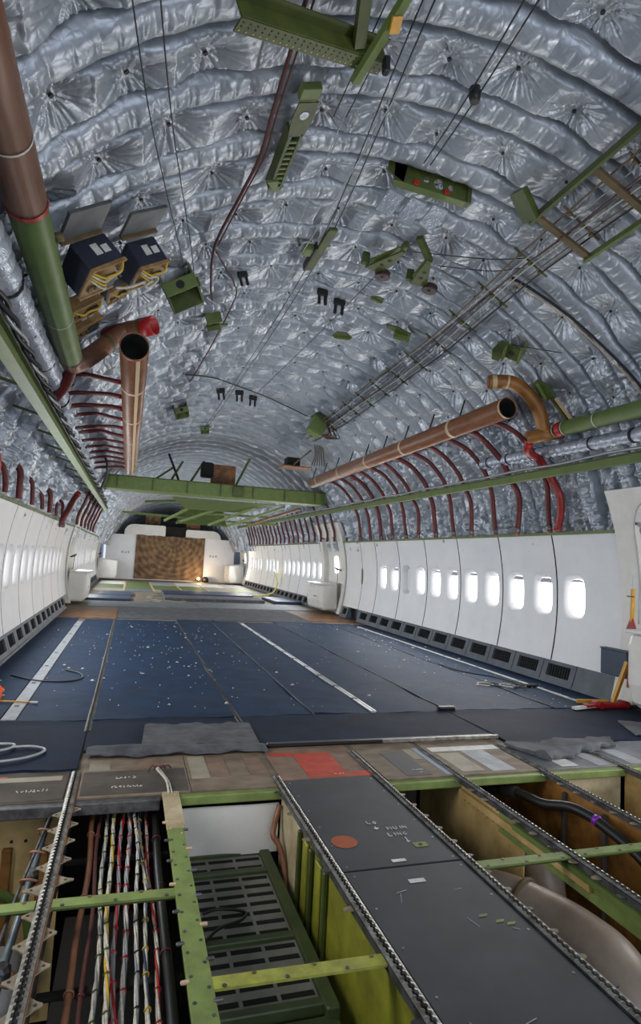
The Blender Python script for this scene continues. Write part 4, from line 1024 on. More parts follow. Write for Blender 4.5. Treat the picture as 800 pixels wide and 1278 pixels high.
mb = MB(); mb.bar((2.12, 4.39, .022), (2.40, 4.43, .03), .045, .02); mb.obj('white_tongue', paint_white, t); mb = MB(); mb.bar((2.25, 4.41, .032), (2.42, 4.43, .035), .048, .02); mb.obj('red_tongue', red_paint, t)
mb = MB(); mb.bar((2.60, 4.46, .04), (2.66, 4.36, .42), .03, .035, (0, 1, 0)); mb.obj('lever_arm', yellow, t)
mb = MB(); mb.bar((2.33, 4.60, .03), (2.58, 4.50, .045), .03, .03); mb.obj('lever_arm', yellow, t)
mb = MB(); mb.bar((2.655, 4.34, .2), (2.67, 4.33, .46), .02, .03, (0, 1, 0)); mb.obj('red_bar', red_paint, t)
for x in (2.42, 2.7): mb = MB(); mb.tube([(x, 4.39, .035), (x, 4.49, .035)], .03, 14); mb.obj('wheel', red_paint, t)

# ================================================================== REAR BULKHEAD
t = thing('wall_back', (0, 26, 0), kind='structure')
mb = MB(); mb.bbox((-2.62, 25.98, 0), (2.62, 26.03, 1.83), .01); mb.obj('bulkhead_panel', panel_white, t)
for x0, x1, zt, r_ in ((-1.95, -.32, 2.27, .35), (.52, 2.0, 2.17, .35)):
    pts = [(x0, 1.83), (x1, 1.83), (x1, zt-.05), (x1-.05, zt)]
    if x0 < 0: pts = [(x1, 1.83), (x1, zt-.05), (x1-.05, zt)]+[(x0+r_-r_*math.sin(a), zt-r_+r_*math.cos(a)) for a in np.linspace(0, 1.57, 7)]+[(x0, 1.83)]
    else: pts = [(x0, 1.83)]+[(x0, zt-.05), (x0+.05, zt)]+[(x1-r_+r_*math.sin(a), zt-r_+r_*math.cos(a)) for a in np.linspace(0, 1.57, 7)]+[(x1, 1.83)]
    mb = MB(); mb.prism(pts, .25, (0, 26.2, 0), (1, 0, 0), (0, 0, 1)); mb.obj('upper_panel', panel_cream, t)
for x, s in ((-1.85, 3), (1.72, 5)):
    for k in range(3): mb = MB(); mb.box((x-.16+.12*k, 25.965, 1.06), (x-.09+.12*k, 25.985, 1.12+.03*(k != 1))); mb.obj('small_sign', shade_grey, t)
mb = MB(); mb.box((-.35, 26.04, 1.75), (.55, 26.3, 2.25)); mb.obj('gap_shade_box', dark_void, t)  # solid near-black box, shade of the gap put into its colour
mb = MB(); mb.disc((0, 33.0, 1.0), (0, 1, 0), 2.6, .02, 64); mb.obj('wall_end', dark_void, kind='structure')  # end cap coloured near-black to stand for the dark space beyond
# patterned curtain
P = []
for j in range(21):
    z = .04+1.80*j/20; P.append([(-1.47+2.80*i/90, 25.93+.012*math.sin(i*.55)+.010*math.sin(i*.21+j*.1), z+.012*math.sin(i*.3)*(1 if j == 20 else 0)) for i in range(91)])
mb = MB(); mb.grid(P); mb.obj('curtain', curtain_brown, label='brown patterned cloth curtain hanging across the white rear bulkhead', cat='curtain', fix=False)
P = [[(-1.15+.62*i/20, 26.5+.01*math.sin(i*.9), 2.27+.42*j/6) for i in range(21)] for j in range(7)]
mb = MB(); mb.grid(P); mb.obj('curtain', curtain_brown, label='small brown patterned cloth piece above the left end of bulkhead', cat='curtain', fix=False)
mb = MB(); mb.bbox((.55, 26.4, 2.2), (1.15, 26.45, 2.62), .01); mb.obj('brown_board', wood_orange, label='orange-brown board standing above the bulkhead, under green lattice', cat='board')
t = thing('work_lamp', (1.13, 25.6, .006), 'small lit work lamp on the floor at curtain foot, right side', 'lamp')
mb = MB(); mb.bbox((1.06, 25.56, .006), (1.20, 25.70, .03), .006); mb.obj('lamp_base', black_rub, t)
mb = MB(); mb.tube([(1.13, 25.63, .03), (1.13, 25.63, .10)], .02, 10); mb.obj('lamp_stem', black_rub, t)
mb = MB(); mb.tube([(1.13, 25.63, z) for z in (.10, .115, .15, .19, .215)], [.02, .05, .06, .045, .012], 16); mb.obj('lamp_bulb', mat('warm_lamp', (1.0, .82, .58), emit=9.0), t)
l = bpy.data.lights.new('work_lamp_light', 'POINT'); l.energy = 22; l.color = (1, .72, .42); l.shadow_soft_size = .07
lo_ = bpy.data.objects.new('work_lamp_light', l); COL.objects.link(lo_); lo_.location = (1.13, 25.35, .25)
mb = MB(); mb.tube([(1.42, 25.7, z) for z in (.006, .05, .16, .24)], [.11, .14, .13, .07], 14); mb.obj('dark_bag', black_rub, label='dark bag on the floor right of the patterned curtain', cat='bag')
mb = MB(); mb.bar((2.70, 17.95, .40), (2.70, 18.5, .78), .012, .09, (0, 0, 1)); mb.obj('tape_strip', tape_yellow, label='pale yellow tape strip stuck diagonally on right aft wall', cat='tape')
mb = MB(); mb.tube(smooth_path([(2.69, 17.97, .41), (2.5, 17.8, .12), (2.0, 18.0, .02), (1.4, 18.4, .02), (1.2, 18.9, .02)], 8), .018, 6); mb.obj('tape_tail', tape_yellow, label='pale yellow tape tail trailing from right aft wall onto floor', cat='tape')

# ================================================================== GREEN RAILS, DUCTS, HOSES
def rail(x, z0, z1, y0, y1, w, h, label, sg):
    t = thing('stowage_rail', (x, (y0+y1)/2, z0-h/2), label, 'rail')
    a, b = (x, y0, z0), (x, y1, z1)
    mb = MB(); mb.bar(a, b, w*.35, h); mb.obj('rail_web', green, t)
    mb = MB(); mb.bar((x, y0, z0-h/2), (x, y1, z1-h/2), w, .012); mb.obj('rail_flange', green, t)
    mb = MB(); mb.bar((x, y0, z0+h/2), (x, y1, z1+h/2), w, .010); mb.obj('rail_flange', green_dark, t)
    n = int((y1-y0)/.9)
    for k in range(n):
        f = (k+.5)/n; y = y0+(y1-y0)*f; z = z0+(z1-z0)*f
        mb = MB(); mb.bar((x+sg*.01, y, z), (x+sg*.38, y+.04, z+.10), .02, .02); mb.obj('stay', green_dark, t)
    return t
rail(2.36, 2.165, 2.31, 2.6, 24, .05, .075, 'long green stowage rail along the right side above white panels', 1)
rail(-2.31, 2.19, 2.19, 2.0, 16.5, .078, .085, 'long green stowage rail along the left side above white panels', -1)
mb = MB(); mb.tube([(2.345+.012*math.sin(k*.9), 2.8+.25*k, 2.238+.0068*.25*k/1.0+.006*math.sin(k*1.3)) for k in range(60)], .014, 8); mb.obj('cable_run', cable_grey, label='pale cable run lying along the top of right green rail', cat='cable')
t = thing('cable_harness', (-2.27, 8, 2.25), 'black and white laced cable harness running along the left green rail', 'cable')
for q in range(3):
    mb = MB(); mb.tube([(-2.265+.018*math.cos(q*2.1+k*.8), 2.2+.1*k, 2.285+.018*math.sin(q*2.1+k*.8)) for k in range(130)], .013, 6); mb.obj('harness_strand', (cable_black, cable_grey, seam_dark)[q], t)

def clamp(p, a, d, r, m=tape_tan, w=.03):
    a = Vector(a); d = Vector(d).normalized(); mb = MB(); mb.tube([a-d*w, a+d*w], r, 24, cap=False); mb.tube([a+d*w, a-d*w], r*.96, 24, cap=False); return mb.obj('clamp_band', m, p, fix=False)
# left: long overhead duct, brown then green
t = thing('air_duct', (-2.15, 3.2, 2.5), 'large overhead duct at upper left, brown in front and green behind', 'air duct')
za = lambda y: 2.64-.024*(y-1.83)
XD = -2.15
mb = MB(); mb.tube([(XD, .9, za(.9)), (XD, 2.73, za(2.73))], .090, 28); mb.obj('brown_section', brown_duct, t, label='brown section')
mb = MB(); mb.tube([(XD, 2.73, za(2.73)), (XD, 2.75, za(2.75)), (XD, 4.68, za(4.68)), (XD, 4.72, za(4.72))], [.078, .085, .085, .078], 28); mb.obj('green_section', green_duct, t, label='green section')
clamp(t, (XD, 2.29, za(2.29)), (0, 1, 0), .0925, paint_white, .006); clamp(t, (XD, 2.71, za(2.71)), (0, 1, 0), .093, red_bright, .015); clamp(t, (XD, 3.95, za(3.95)), (0, 1, 0), .087, paint_white, .005)
clamp(t, (XD, 4.71, za(4.71)), (0, 1, 0), .087, red_hose, .02)
mb = MB(); mb.tube([(XD+.07, 3.02, za(3.02)+.02), (XD+.12, 3.02, za(3.02)+.03)], .020, 12); mb.obj('duct_boss', tray_brown, t)
# left elbow with red cap
t = thing('elbow_duct', (-2.0, 5.4, 2.6), 'brown elbow duct with red open cap behind the green duct at left', 'air duct')
P = smooth_path([(-2.15, 4.73, 2.57), (-2.15, 4.92, 2.58), (-2.08, 5.15, 2.70), (-1.93, 5.28, 2.90), (-1.80, 5.30, 3.03), (-1.72, 5.26, 3.05), (-1.66, 5.22, 3.06)], 6)
mb = MB(); mb.tube(P, .075, 22); mb.obj('elbow_body', brown_duct, t)
mb = MB(); mb.tube(smooth_path([(-2.15, 4.90, 2.57), (-2.20, 5.02, 2.45), (-2.30, 5.12, 2.32)], 5), .045, 16); mb.obj('branch', red_hose, t)
d = P[-1]-P[-2]; mb = MB(); mb.pipe(P[-1]+d.normalized()*.11, P[-1]-d.normalized()*.01, .080); mb.obj('red_cap', red_bright, t)
clamp(t, P[-2], d, .080, green_dark, .012); clamp(t, P[len(P)//2], P[len(P)//2+1]-P[len(P)//2], .079, green_dark, .012)
# open brown duct at left and at right
def main_duct(a, b, label, hang):
    t = thing('air_duct', ((a[0]+b[0])/2, (a[1]+b[1])/2, a[2]-.11), label, 'air duct')
    a, b = Vector(a), Vector(b); d = (b-a).normalized()
    mb = MB(); mb.pipe(a, b, .102); o = mb.obj('duct_body', brown_duct, t)
    mb = MB(); mb.tube([a+d*.015, a+d*.25, a+d*.26], [.0955, .0955, .01], 24, cap=False); mb.obj('mouth_shade_liner', black_in, t)  # shade of the duct mouth put into an added black liner
    clamp(t, a+d*.012, d, .1035, mat('duct_rim_red', (.55, .22, .17), rough=.5) if a[0] < 0 else tape_tan, .012)
    L = (b-a).length
    for k in range(int(L/1.25)): clamp(t, a+d*(1.0+1.25*k), d, .1045, tape_tan, .028)
    mb = MB(); s = Vector((-1 if a[0] < 0 else 1, 0, -.9)).normalized() if a[0] > 0 else Vector((.35, 0, -1)).normalized()
    mb.bar(a+s*.1025+d*.03, b+s*.1025, .03, .004, s); mb.obj('seam_tape', tape_tan, t)
    if hang:
        for k in range(9): p = a+d*(.9+.7*k); mb = MB(); mb.tube([p+Vector((0, 0, .1)), p+Vector((.06, 0, .30))], .009, 6); mb.obj('hanger_rod', cable_black, t)
    return t
main_duct((-1.70, 4.36, 2.605), (-1.735, 11.0, 2.60), 'open-ended brown duct on the left, black mouth facing forward', False)
main_duct((1.70, 4.86, 2.715), (1.70, 11.35, 2.695), 'open-ended brown duct on the right with tan tape bands', True)
# right: ochre elbow, green duct, red couplings, thick red hose
t = thing('elbow_duct', (1.9, 4.9, 2.5), 'ochre curved duct joining the green duct above right-hand open duct', 'air duct')
P = smooth_path([(1.58, 5.02, 2.99), (1.68, 4.98, 3.0), (1.82, 4.94, 2.985), (1.98, 4.93, 2.89), (2.10, 4.93, 2.75), (2.17, 4.95, 2.60), (2.20, 4.93, 2.53)], 6)
mb = MB(); mb.tube(P, .066, 22); mb.obj('elbow_body', ochre_duct, t)
clamp(t, P[3], P[4]-P[3], .070, tape_tan, .022); clamp(t, P[9], P[10]-P[9], .069, tape_tan, .01)
d = (P[1]-P[0]).normalized(); mb = MB(); mb.disc(P[0]-d*.003, -d, .058, .002, 20); mb.obj('elbow_inside', wood_orange, t)
mb = MB(); mb.tube([(2.03, 5.02, 2.49), (2.33, 4.86, 2.55)], .062, 20); mb.obj('tee_stub', ochre_duct, t)
t = thing('air_duct', (2.28, 3.8, 2.45), 'green painted duct running forward to the right frame edge', 'air duct')
mb = MB(); mb.tube([(2.245, 4.78, 2.555), (2.245, 1.5, 2.50)], .072, 24); mb.obj('duct_body', green_duct, t)
clamp(t, (2.245, 4.77, 2.555), (0, 1, 0), .076, red_bright, .035); clamp(t, (2.245, 4.71, 2.554), (0, 1, 0), .077, paint_white, .004); clamp(t, (2.245, 4.84, 2.556), (0, 1, 0), .072, paint_white, .004); clamp(t, (2.245, 4.3, 2.547), (0, 1, 0), .074, paint_white, .005)
t = thing('riser_hose', (2.4, 5.3, 1.6), 'thickest bright red hose dropping from the ochre elbow to white panels', 'hose')
mb = MB(); mb.tube(smooth_path([(2.06, 5.02, 2.48), (2.12, 5.12, 2.38), (2.34, 5.22, 2.33), (2.50, 5.24, 2.15), (2.58, 5.20, 1.98), (2.63, 5.24, 1.8), (2.64, 5.30, 1.62)], 6), .040, 14); mb.obj('hose_body', mat('red_hose_bright', (.55, .12, .12), (.45, .09, .09), scale=20, rough=.45), t)
clamp(t, (2.08, 5.05, 2.44), (.06, .1, -.1), .043, red_bright, .02)
# silver wrapped pipes
def wrapped(pts, r, label):
    P = smooth_path(pts, 26); rr = random.Random(int(r*1000)); mb = MB(); mb.tube(P, [r*(1+.14*math.sin(i*1.9)+.10*rr.random()) for i in range(len(P))], 14)
    t = thing('wrapped_pipe', pts[0], label, 'pipe'); mb.obj('foil_sleeve', foil_wrap, t)
    for k in range(1, len(P)-1, 14):
        mb = MB(); mb.tube([P[k]-(P[k+1]-P[k-1])*.12, P[k]+(P[k+1]-P[k-1])*.12], r*1.14, 12); mb.obj('sleeve_tie', seam_dark, t)
wrapped([(2.42, 1.6, 2.36), (2.42, 3.9, 2.38), (2.40, 4.8, 2.40), (2.38, 5.6, 2.42), (2.36, 6.3, 2.44)], .058, 'silver foil wrapped pipe below the green duct at right')
wrapped([(-2.31, 1.2, 2.46), (-2.31, 2.5, 2.46), (-2.31, 3.6, 2.46), (-2.31, 4.8, 2.46), (-2.32, 5.8, 2.46)], .082, 'silver foil wrapped pipe left of the green overhead duct')

# red riser hoses from the ducts down to the panel tops
def hose(pts, r, label, group, m=red_hose, parts=True):
    P = smooth_path(pts, 6)
    if not parts:
        mb = MB(); mb.tube(P, r, 8); return mb.obj('riser_hose', m, label=label, cat='hose', group=group)
    t = thing('riser_hose', pts[-1], label, 'hose', group)
    mb = MB(); mb.tube(P, r, 10); mb.obj('hose_body', m, t)
    mb = MB(); mb.tube([P[1], P[2]], r*1.15, 10); mb.obj('hose_clamp', red_bright, t)
    mb = MB(); mb.tube([P[-3], P[-2]], r*1.12, 10); mb.obj('hose_clamp', alu_dark, t)
GR, GL = 'red riser hoses on the right side', 'red riser hoses on the left side'
rr = random.Random(8)
for k in range(12):
    y = 5.35+.508*k; j = rr.uniform(-.05, .05)
    hose([(1.80, y+.05, 2.70), (1.98, y+.06, 2.70), (2.18, y+.04+j, 2.60), (2.36, y+j, 2.40), (2.46, y+j, 2.22), (2.53, y-.02, 2.05), (2.60, y+.05, 1.85), (2.66, y+.12+j, 1.60)], .027+.006*(k % 4 == 1), '%s thin dark red hose from the mouth of right brown duct' % ORD[k], GR)
for k in range(22):
    y = 12.6+.508*k
    hose([(2.40, y, 2.44), (2.48, y, 2.25), (2.56, y, 2.0), (2.64, y+.04, 1.80), (2.66, y+.08, 1.62)], .028, '%s red hose along the right aft wall, counted from the far right door' % ORD[k], GR, parts=False)
for k in range(12):
    y = 5.3+.508*k; j = rr.uniform(-.06, .06); dz = rr.uniform(-.05, .05)
    hose([(-1.80, y, 2.585), (-1.92, y+.01, 2.60), (-2.08, y+.05, 2.61+dz*.5), (-2.20, y+.10+j, 2.60+dz*.5), (-2.34, y+.13+j, 2.57+dz*.5)], .020+.004*(k % 3 == 2), '%s thin dark red hose from the mouth of left brown duct' % ORD[k], GL)
for k in range(7):
    y = 5.7+.762*k; j = rr.uniform(-.06, .06); h = rr.uniform(1.74, 1.90)
    hose([(-2.78, y-.02, h+.08), (-2.71, y, h), (-2.70, y+.03+j, (h+1.6)/2), (-2.70, y+.05+j, 1.62)], .024+.008*(k % 3 == 1), '%s short red hose end above the left panels, counted from the frame edge' % ORD[k], 'short red hose ends above the left panels', parts=False)
for k in range(6):
    y = 12.4+1.016*k
    hose([(-2.38, y, 2.44), (-2.47, y, 2.25), (-2.56, y, 2.0), (-2.64, y+.04, 1.80), (-2.66, y+.08, 1.62)], .028, '%s red hose along the left aft wall, counted from the left door' % ORD[k], GL, parts=False)
hose([(-2.50, 10.4, 2.05), (-2.56, 10.25, 1.9), (-2.60, 10.1, 1.75), (-2.655, 10.0, 1.60), (-2.665, 10.0, 1.47)], .045, 'wide red hose hanging over the panel top at left', GL, red_hose)
for i, (y, lab) in enumerate(((5.25, 'bright red hose end bulging just above the left panels'), (4.75, 'dark red hose end nearest the left frame edge'))):
    hose([(-2.72, y-.02, 2.0), (-2.68, y, 1.84), (-2.68, y+.03, 1.74), (-2.69, y+.05, 1.62)], .034, lab, GL, red_bright if i == 0 else red_hose, False)
mb = MB(); mb.tube(smooth_path([(-2.25, 10.6, 2.75), (-2.15, 10.7, 2.70), (-2.12, 11.0, 2.5), (-2.2, 11.4, 2.3), (-2.24, 11.8, 2.2)], 6), .022, 6); mb.obj('chain_cable', cable_black, label='dark knotted cable hanging at the far end of left brown duct', cat='cable')

# ================================================================== FAR TRANSVERSE BEAM AND LATTICE
t = thing('cross_beam', (.05, 12.6, 2.36), 'big green transverse beam spanning the cabin below the crown', 'beam')
mb = MB(); mb.bbox((-2.24, 12.46, 2.39), (2.34, 12.50, 2.64), .004); mb.obj('beam_face', green, t)
mb = MB(); mb.bbox((-2.24, 12.46, 2.375), (2.34, 12.92, 2.39), .004); mb.obj('bottom_flange', green_light, t, label='lighter green underside')
mb = MB(); mb.bbox((-2.24, 12.40, 2.63), (2.34, 12.80, 2.645), .004); mb.obj('top_flange', green_dark, t)
for k in range(7): mb = MB(); mb.bbox((-2.0+.68*k, 12.44, 2.40), (-1.98+.68*k, 12.462, 2.63), .003); mb.obj('stiffener', green_dark, t)
mb = MB(); mb.bbox((.30, 12.42, 2.40), (.52, 12.46, 2.62), .008); mb.obj('joint_plate', green_dark, t)
t = thing('support_lattice', (0, 14.2, 2.0), 'green lattice of braces and sheet hanging behind the big beam', 'lattice')
mb = MB(); mb.prism([(-.9, 0), (1.5, 0), (.6, 1.0), (-.5, 1.0)], .012, (0, 13.0, 2.34), (1, 0, 0), (0, 2.6, -.42)); mb.obj('sheet', green, t)
mb = MB(); mb.prism([(-.62, 0), (.62, 0), (.5, .5), (-.5, .5)], .02, (0, 15.2, 1.90), (1, 0, 0), (0, .25, 1)); mb.obj('sheet', green, t)
for a, b in (((-1.9, 15.0, 2.08), (-.15, 15.0, 2.03)), ((.6, 15.0, 2.02), (1.9, 15.0, 2.02)), ((-.6, 15.3, 1.92), (.55, 13.4, 2.35)), ((.6, 15.3, 1.90), (1.6, 13.2, 2.33)), ((-.1, 14.9, 2.16), (1.5, 14.4, 2.16)), ((.15, 15, 1.9), (1.0, 13.3, 2.3)), ((-1.4, 14.2, 2.3), (-.2, 13.4, 2.36)), ((-.9, 15.2, 1.95), (-.2, 13.6, 2.34))):
    mb = MB(); mb.bar(a, b, .05, .05); mb.obj('brace', green_light if abs(a[0]) < 1.3 else green, t)
mb = MB(); mb.bar((1.15, 15.2, 1.98), (2.0, 13.3, 2.33), .07, .05); mb.obj('brace', wood_orange, t, label='brown brace')
for i, (a, b) in enumerate((((-.75, 13.0, 2.65), (-1.0, 13.3, 3.3)), ((-.55, 13.0, 2.65), (-.25, 13.2, 3.2)), ((-.95, 13.0, 2.65), (-.7, 13.2, 3.15)), ((-1.3, 13.0, 2.65), (-.9, 13.3, 3.0)), ((.42, 13.0, 2.65), (.75, 13.2, 3.35)))):
    mb = MB(); mb.bar(a, b, .035, .035); mb.obj('strut', green if i else cable_black, label='%s thin strut rising above the big green beam, counted from left' % ORD[(1, 3, 2, 0, 4)[i]], cat='strut')
t = thing('equipment_box', (.05, 12.95, 2.65), 'brown board and dark unit standing on top of the big green beam', 'box')
mb = MB(); mb.bbox((-.12, 12.85, 2.65), (.40, 12.92, 3.10), .01); mb.obj('brown_board', wood_orange, t)
mb = MB(); mb.bbox((-.34, 12.78, 2.80), (-.08, 12.98, 3.12), .03); mb.obj('dark_unit', dark_void, t)
mb = MB(); mb.bar((-.05, 12.8, 2.66), (.2, 12.8, 3.02), .03, .03); mb.obj('diagonal', tray_brown, t)
mb = MB(); mb.bar((.36, 12.82, 2.65), (.36, 12.82, 3.18), .05, .05); mb.obj('post', dark_void, t)
t = thing('hanging_tray', (1.28, 10.8, 2.78), 'brown hanging tray with dark box and rods, left of right duct end', 'tray')
mb = MB(); mb.bbox((.90, 10.6, 2.86), (1.46, 11.0, 2.885), .006); mb.obj('tray_base', wood_orange, t)
mb = MB(); mb.bbox((1.0, 10.7, 2.885), (1.25, 10.95, 3.05), .01); mb.obj('dark_box', dark_void, t)
for a, b in (((.92, 10.62, 2.87), (.92, 10.62, 3.42)), ((1.12, 10.6, 2.87), (1.12, 10.6, 3.5)), ((1.44, 10.62, 2.87), (1.44, 10.62, 3.2)), ((1.10, 10.6, 2.90), (1.42, 10.6, 3.2))): mb = MB(); mb.bar(a, b, .025, .025); mb.obj('rod', tray_brown, t)
for k in range(6): mb = MB(); mb.tube(smooth_path([(1.48+.03*k, 10.6, 3.3), (1.5+.03*k, 10.6, 3.1+.02*k), (1.44+.05*k, 10.6, 2.92)], 5), .008, 6); mb.obj('wire', tray_brown, t)

# ================================================================== CROWN FITTINGS
def holed_plate(mb, cells, h, t, n=16):
    """plate in local x-z plane, thickness along y; cells = list of (width, hole radius or 0)"""
    x = -sum(c[0] for c in cells)/2
    for w, r in cells:
        for y in (0, t):
            if r == 0: mb.add([(x, y, 0), (x+w, y, 0), (x+w, y, h), (x, y, h)], [(0, 1, 2, 3)])
            else:
                vs, fs = [], []
                for j in range(n):
                    a = 2*math.pi*j/n; c, s = math.cos(a), math.sin(a); k = 1/max(abs(c)/(w/2), abs(s)/(h/2))
                    vs += [(x+w/2+c*k, y, h/2+s*k), (x+w/2+c*r, y, h/2+s*r)]
                for j in range(n): q = (j+1) % n; fs.append((2*j, 2*q, 2*q+1, 2*j+1))
                mb.add(vs, fs)
                for cx, cz in ((x, 0), (x+w, 0), (x+w, h), (x, h)):
                    # fill the square corners
                    cand = sorted(range(n), key=lambda j: (vs[2*j][0]-cx)**2+(vs[2*j][2]-cz)**2)[:2]
                    mb.add([vs[2*cand[0]], vs[2*cand[1]], (cx, y, cz)], [(0, 1, 2)])
        if r:
            mb.add([(x+w/2+math.cos(2*math.pi*j/n)*r, y, h/2+math.sin(2*math.pi*j/n)*r) for y in (0, t) for j in range(n)], [(j, (j+1) % n, n+(j+1) % n, n+j) for j in range(n)])
        x += w
    X = sum(c[0] for c in cells)/2
    for z in (0, h): mb.add([(-X, 0, z), (X, 0, z), (X, t, z), (-X, t, z)], [(0, 1, 2, 3)])
    for q in (-X, X): mb.add([(q, 0, 0), (q, t, 0), (q, t, h), (q, 0, h)], [(0, 1, 2, 3)])

# big perforated green angle at the top of the view with its two struts
t = thing('angle_beam', (-1.0, 2.36, 3.3), 'big perforated green angle beam with two struts, topmost in view', 'beam')
A, B = Vector((-1.37, 2.20, 3.29)), Vector((-.64, 2.505, 3.575)); D = (B-A).normalized()
IN = (Vector((0, 2.35, ZC))-(A+B)/2); IN = (IN-D*IN.dot(D)).normalized(); SD = D.cross(IN).normalized()
if SD.y > 0: SD = -SD
mb = MB(); mb.bar(A, B, .012, .07, IN); mb.obj('web', green_dark, t)
o_ = IN*.035+SD*(-.035); mb = MB(); mb.bar(A+o_, B+o_, .07, .008, IN); mb.obj('flange', green_dark, t)
o_ = -IN*.035+SD*.03; mb = MB(); mb.bar(A+o_, B+o_, .06, .008, IN); mb.obj('flange', green_dark, t)
n = 24
for k in range(n):
    for r_ in (-.055, -.036, -.016):
        p = A+(B-A)*((k+.5)/n)+SD*r_+IN*.0395; mb = MB(); mb.disc(p, IN, .0042, .0012, 8); mb.obj('rivet_hole', tape_tan if r_ == -.055 else button_dark, t)
mb = MB(); mb.bar((-.87, 2.12, 3.62), (-.80, 2.42, 3.50), .055, .035, IN); mb.obj('strut', green_dark, t)
mb = MB(); mb.bar((-.66, 2.10, 3.58), (-.765, 2.56, 3.45), .045, .03, IN); mb.obj('strut', green, t)
mb = MB(); mb.bbox((-.665, 2.43, 3.44), (-.635, 2.47, 3.52), .006); mb.obj('end_block', cable_black, t)
mb = MB(); mb.bar((-.69, 2.24, 3.525), (-.68, 2.30, 3.50), .05, .012, IN); mb.obj('yellow_tag', yellow, t)

# long ladder bracket
M_ = cframe(-18.4, 3.2, 2.90) @ Matrix.Diagonal((.78, .95, .85, 1))
t = thing('ladder_bracket', M_.translation, 'long green ladder-like bracket with round hole, hanging left of crown line', 'bracket')
def loc(name, m, fn, p, label=None, M=None):
    mb = MB(); mb.M = M if M is not None else M_; fn(mb); return mb.obj(name, m, p, label=label)
for x in (-.045, .045): loc('side_rail', green_dark, lambda mb: mb.bbox((x-.012, -.10, -.03), (x+.012, .47, .06), .003), t)
for k in range(9): loc('rung', green, lambda mb: mb.bbox((-.05, -.02+k*.052, -.025), (.05, -.004+k*.052, -.012), .002), t)
loc('end_plate', green_dark, lambda mb: mb.prism([(-.07, -.36), (.07, -.36), (.08, -.22), (.06, -.08), (-.06, -.08), (-.08, -.22)], .01, (0, 0, -.03), (1, 0, 0), (0, 1, 0)), t)
loc('round_hole', foil_wrap, lambda mb: mb.disc((.0, -.26, -.031), (0, 0, -1), .032, .002, 20), t)
loc('top_tab', green, lambda mb: mb.bbox((-.07, -.45, -.02), (.07, -.36, .03), .004), t)
loc('foot_gusset', green, lambda mb: mb.prism([(-.10, .36), (.02, .50), (.0, .36)], .02, (0, 0, -.04), (1, 0, 0), (0, 1, 0)), t)
loc('foot_gusset', green, lambda mb: mb.prism([(-.06, .44), (.07, .44), (.05, .49), (-.04, .49)], .03, (0, 0, -.03), (1, 0, 0), (0, 1, 0)), t)

# curved plate with lightening holes
M_ = cframe(3.0, 3.52, 2.905)
t = thing('crown_plate', M_.translation, 'olive plate with three lightening holes near the crown line', 'bracket')
loc('holed_web', green_dark, lambda mb: holed_plate(mb, [(.20, 0), (.075, .022), (.11, .038), (.075, .022), (.12, 0)], .12, .012), t)
loc('curved_arm', green_dark, lambda mb: mb.prism([(-.34, .05), (-.22, .0), (-.20, .12), (-.27, .15), (-.33, .14)], .014, (0, .014, 0), (1, 0, 0), (0, 0, 1)), t)
loc('flange', green, lambda mb: mb.bbox((-.28, 0, -.008), (.29, .06, .0), .002), t)
loc('end_block', green_dark, lambda mb: mb.bbox((.255, -.01, -.01), (.29, .05, .12), .004), t)
for x in (-.13, .10): loc('red_clip', red_bright, lambda mb: mb.bbox((x-.02, -.012, .0), (x+.02, .0, .035), .004), t)
for k in range(3): loc('foil_flap', foil_wrap, lambda mb: mb.prism([(-.30+.17*k, .0), (-.18+.17*k, .02), (-.21+.17*k, .20), (-.33+.17*k, .17)], .02, (0, .03+.01*k, -.06), (1, 0, 0), (0, 1, -.35)), t)
# short dark arm
M_ = cframe(-6.8, 4.50, 2.90)
t = thing('slanted_bracket', M_.translation, 'slanted dark green arm left of the two pulley brackets', 'bracket')
loc('arm_channel', green_dark, lambda mb: mb.bbox((-.035, -.34, -.03), (.035, .34, .0), .005), t)
loc('arm_lip', cable_black, lambda mb: mb.bbox((-.05, -.05, -.035), (-.033, .34, .03), .004), t)
loc('side_lug', green, lambda mb: mb.bbox((-.13, .0, -.02), (-.04, .12, .04), .01), t)
# pulley brackets
def pulley(th, y, label, rot, bent):
    M = cframe(th, y, 2.90) @ Matrix.Rotation(rot, 4, 'Z')
    t = thing('pulley_bracket', M.translation, label, 'bracket')
    loc('bracket_plate', green_dark, lambda mb: mb.prism([(-.10, .14), (.05, .17), (.085, -.22), (.055, -.24)], .014, (0, 0, -.07), (1, 0, 0), (0, 1, 0)), t, M=M)
    loc('bracket_cheek', green, lambda mb: mb.prism([(-.10, .13), (.0, .18), (.07, -.20), (.045, -.20)], .012, (0, 0, -.02), (1, 0, 0), (0, 1, 0)), t, M=M)
    for q in ((.0, .03), (.03, -.06)): loc('hole', button_dark, lambda mb: mb.disc((q[0], q[1], -.0705), (0, 0, -1), .018, .002, 14), t, M=M)
    loc('pulley_wheel', mat('dark_red_phenolic', (.24, .15, .16), (.18, .11, .12), scale=9, rough=.5), lambda mb: mb.tube([(.075, .17, -.10), (.075, .17, -.092), (.075, .17, -.075), (.075, .17, -.058), (.075, .17, -.05)], [.062, .068, .055, .068, .062], 26), t, M=M)
    loc('axle', alu_dark, lambda mb: mb.tube([(.075, .17, -.112), (.075, .17, -.04)], .013, 10), t, M=M)
    loc('mount_foot', green_dark, lambda mb: mb.bbox((-.14, .10, -.05), (-.08, .15, .05), .006), t, M=M)
    if bent: loc('bent_arm', green_dark, lambda mb: mb.bar((.07, -.20, -.05), (-.02, -.42, .0), .05, .04), t, M=M)
    else: loc('tip_hook', green_dark, lambda mb: mb.bbox((.045, -.29, -.06), (.085, -.21, .0), .008), t, M=M)
pulley(3.6, 4.42, 'left of two pulley brackets near the crown, with triangular plate', R(2), False)
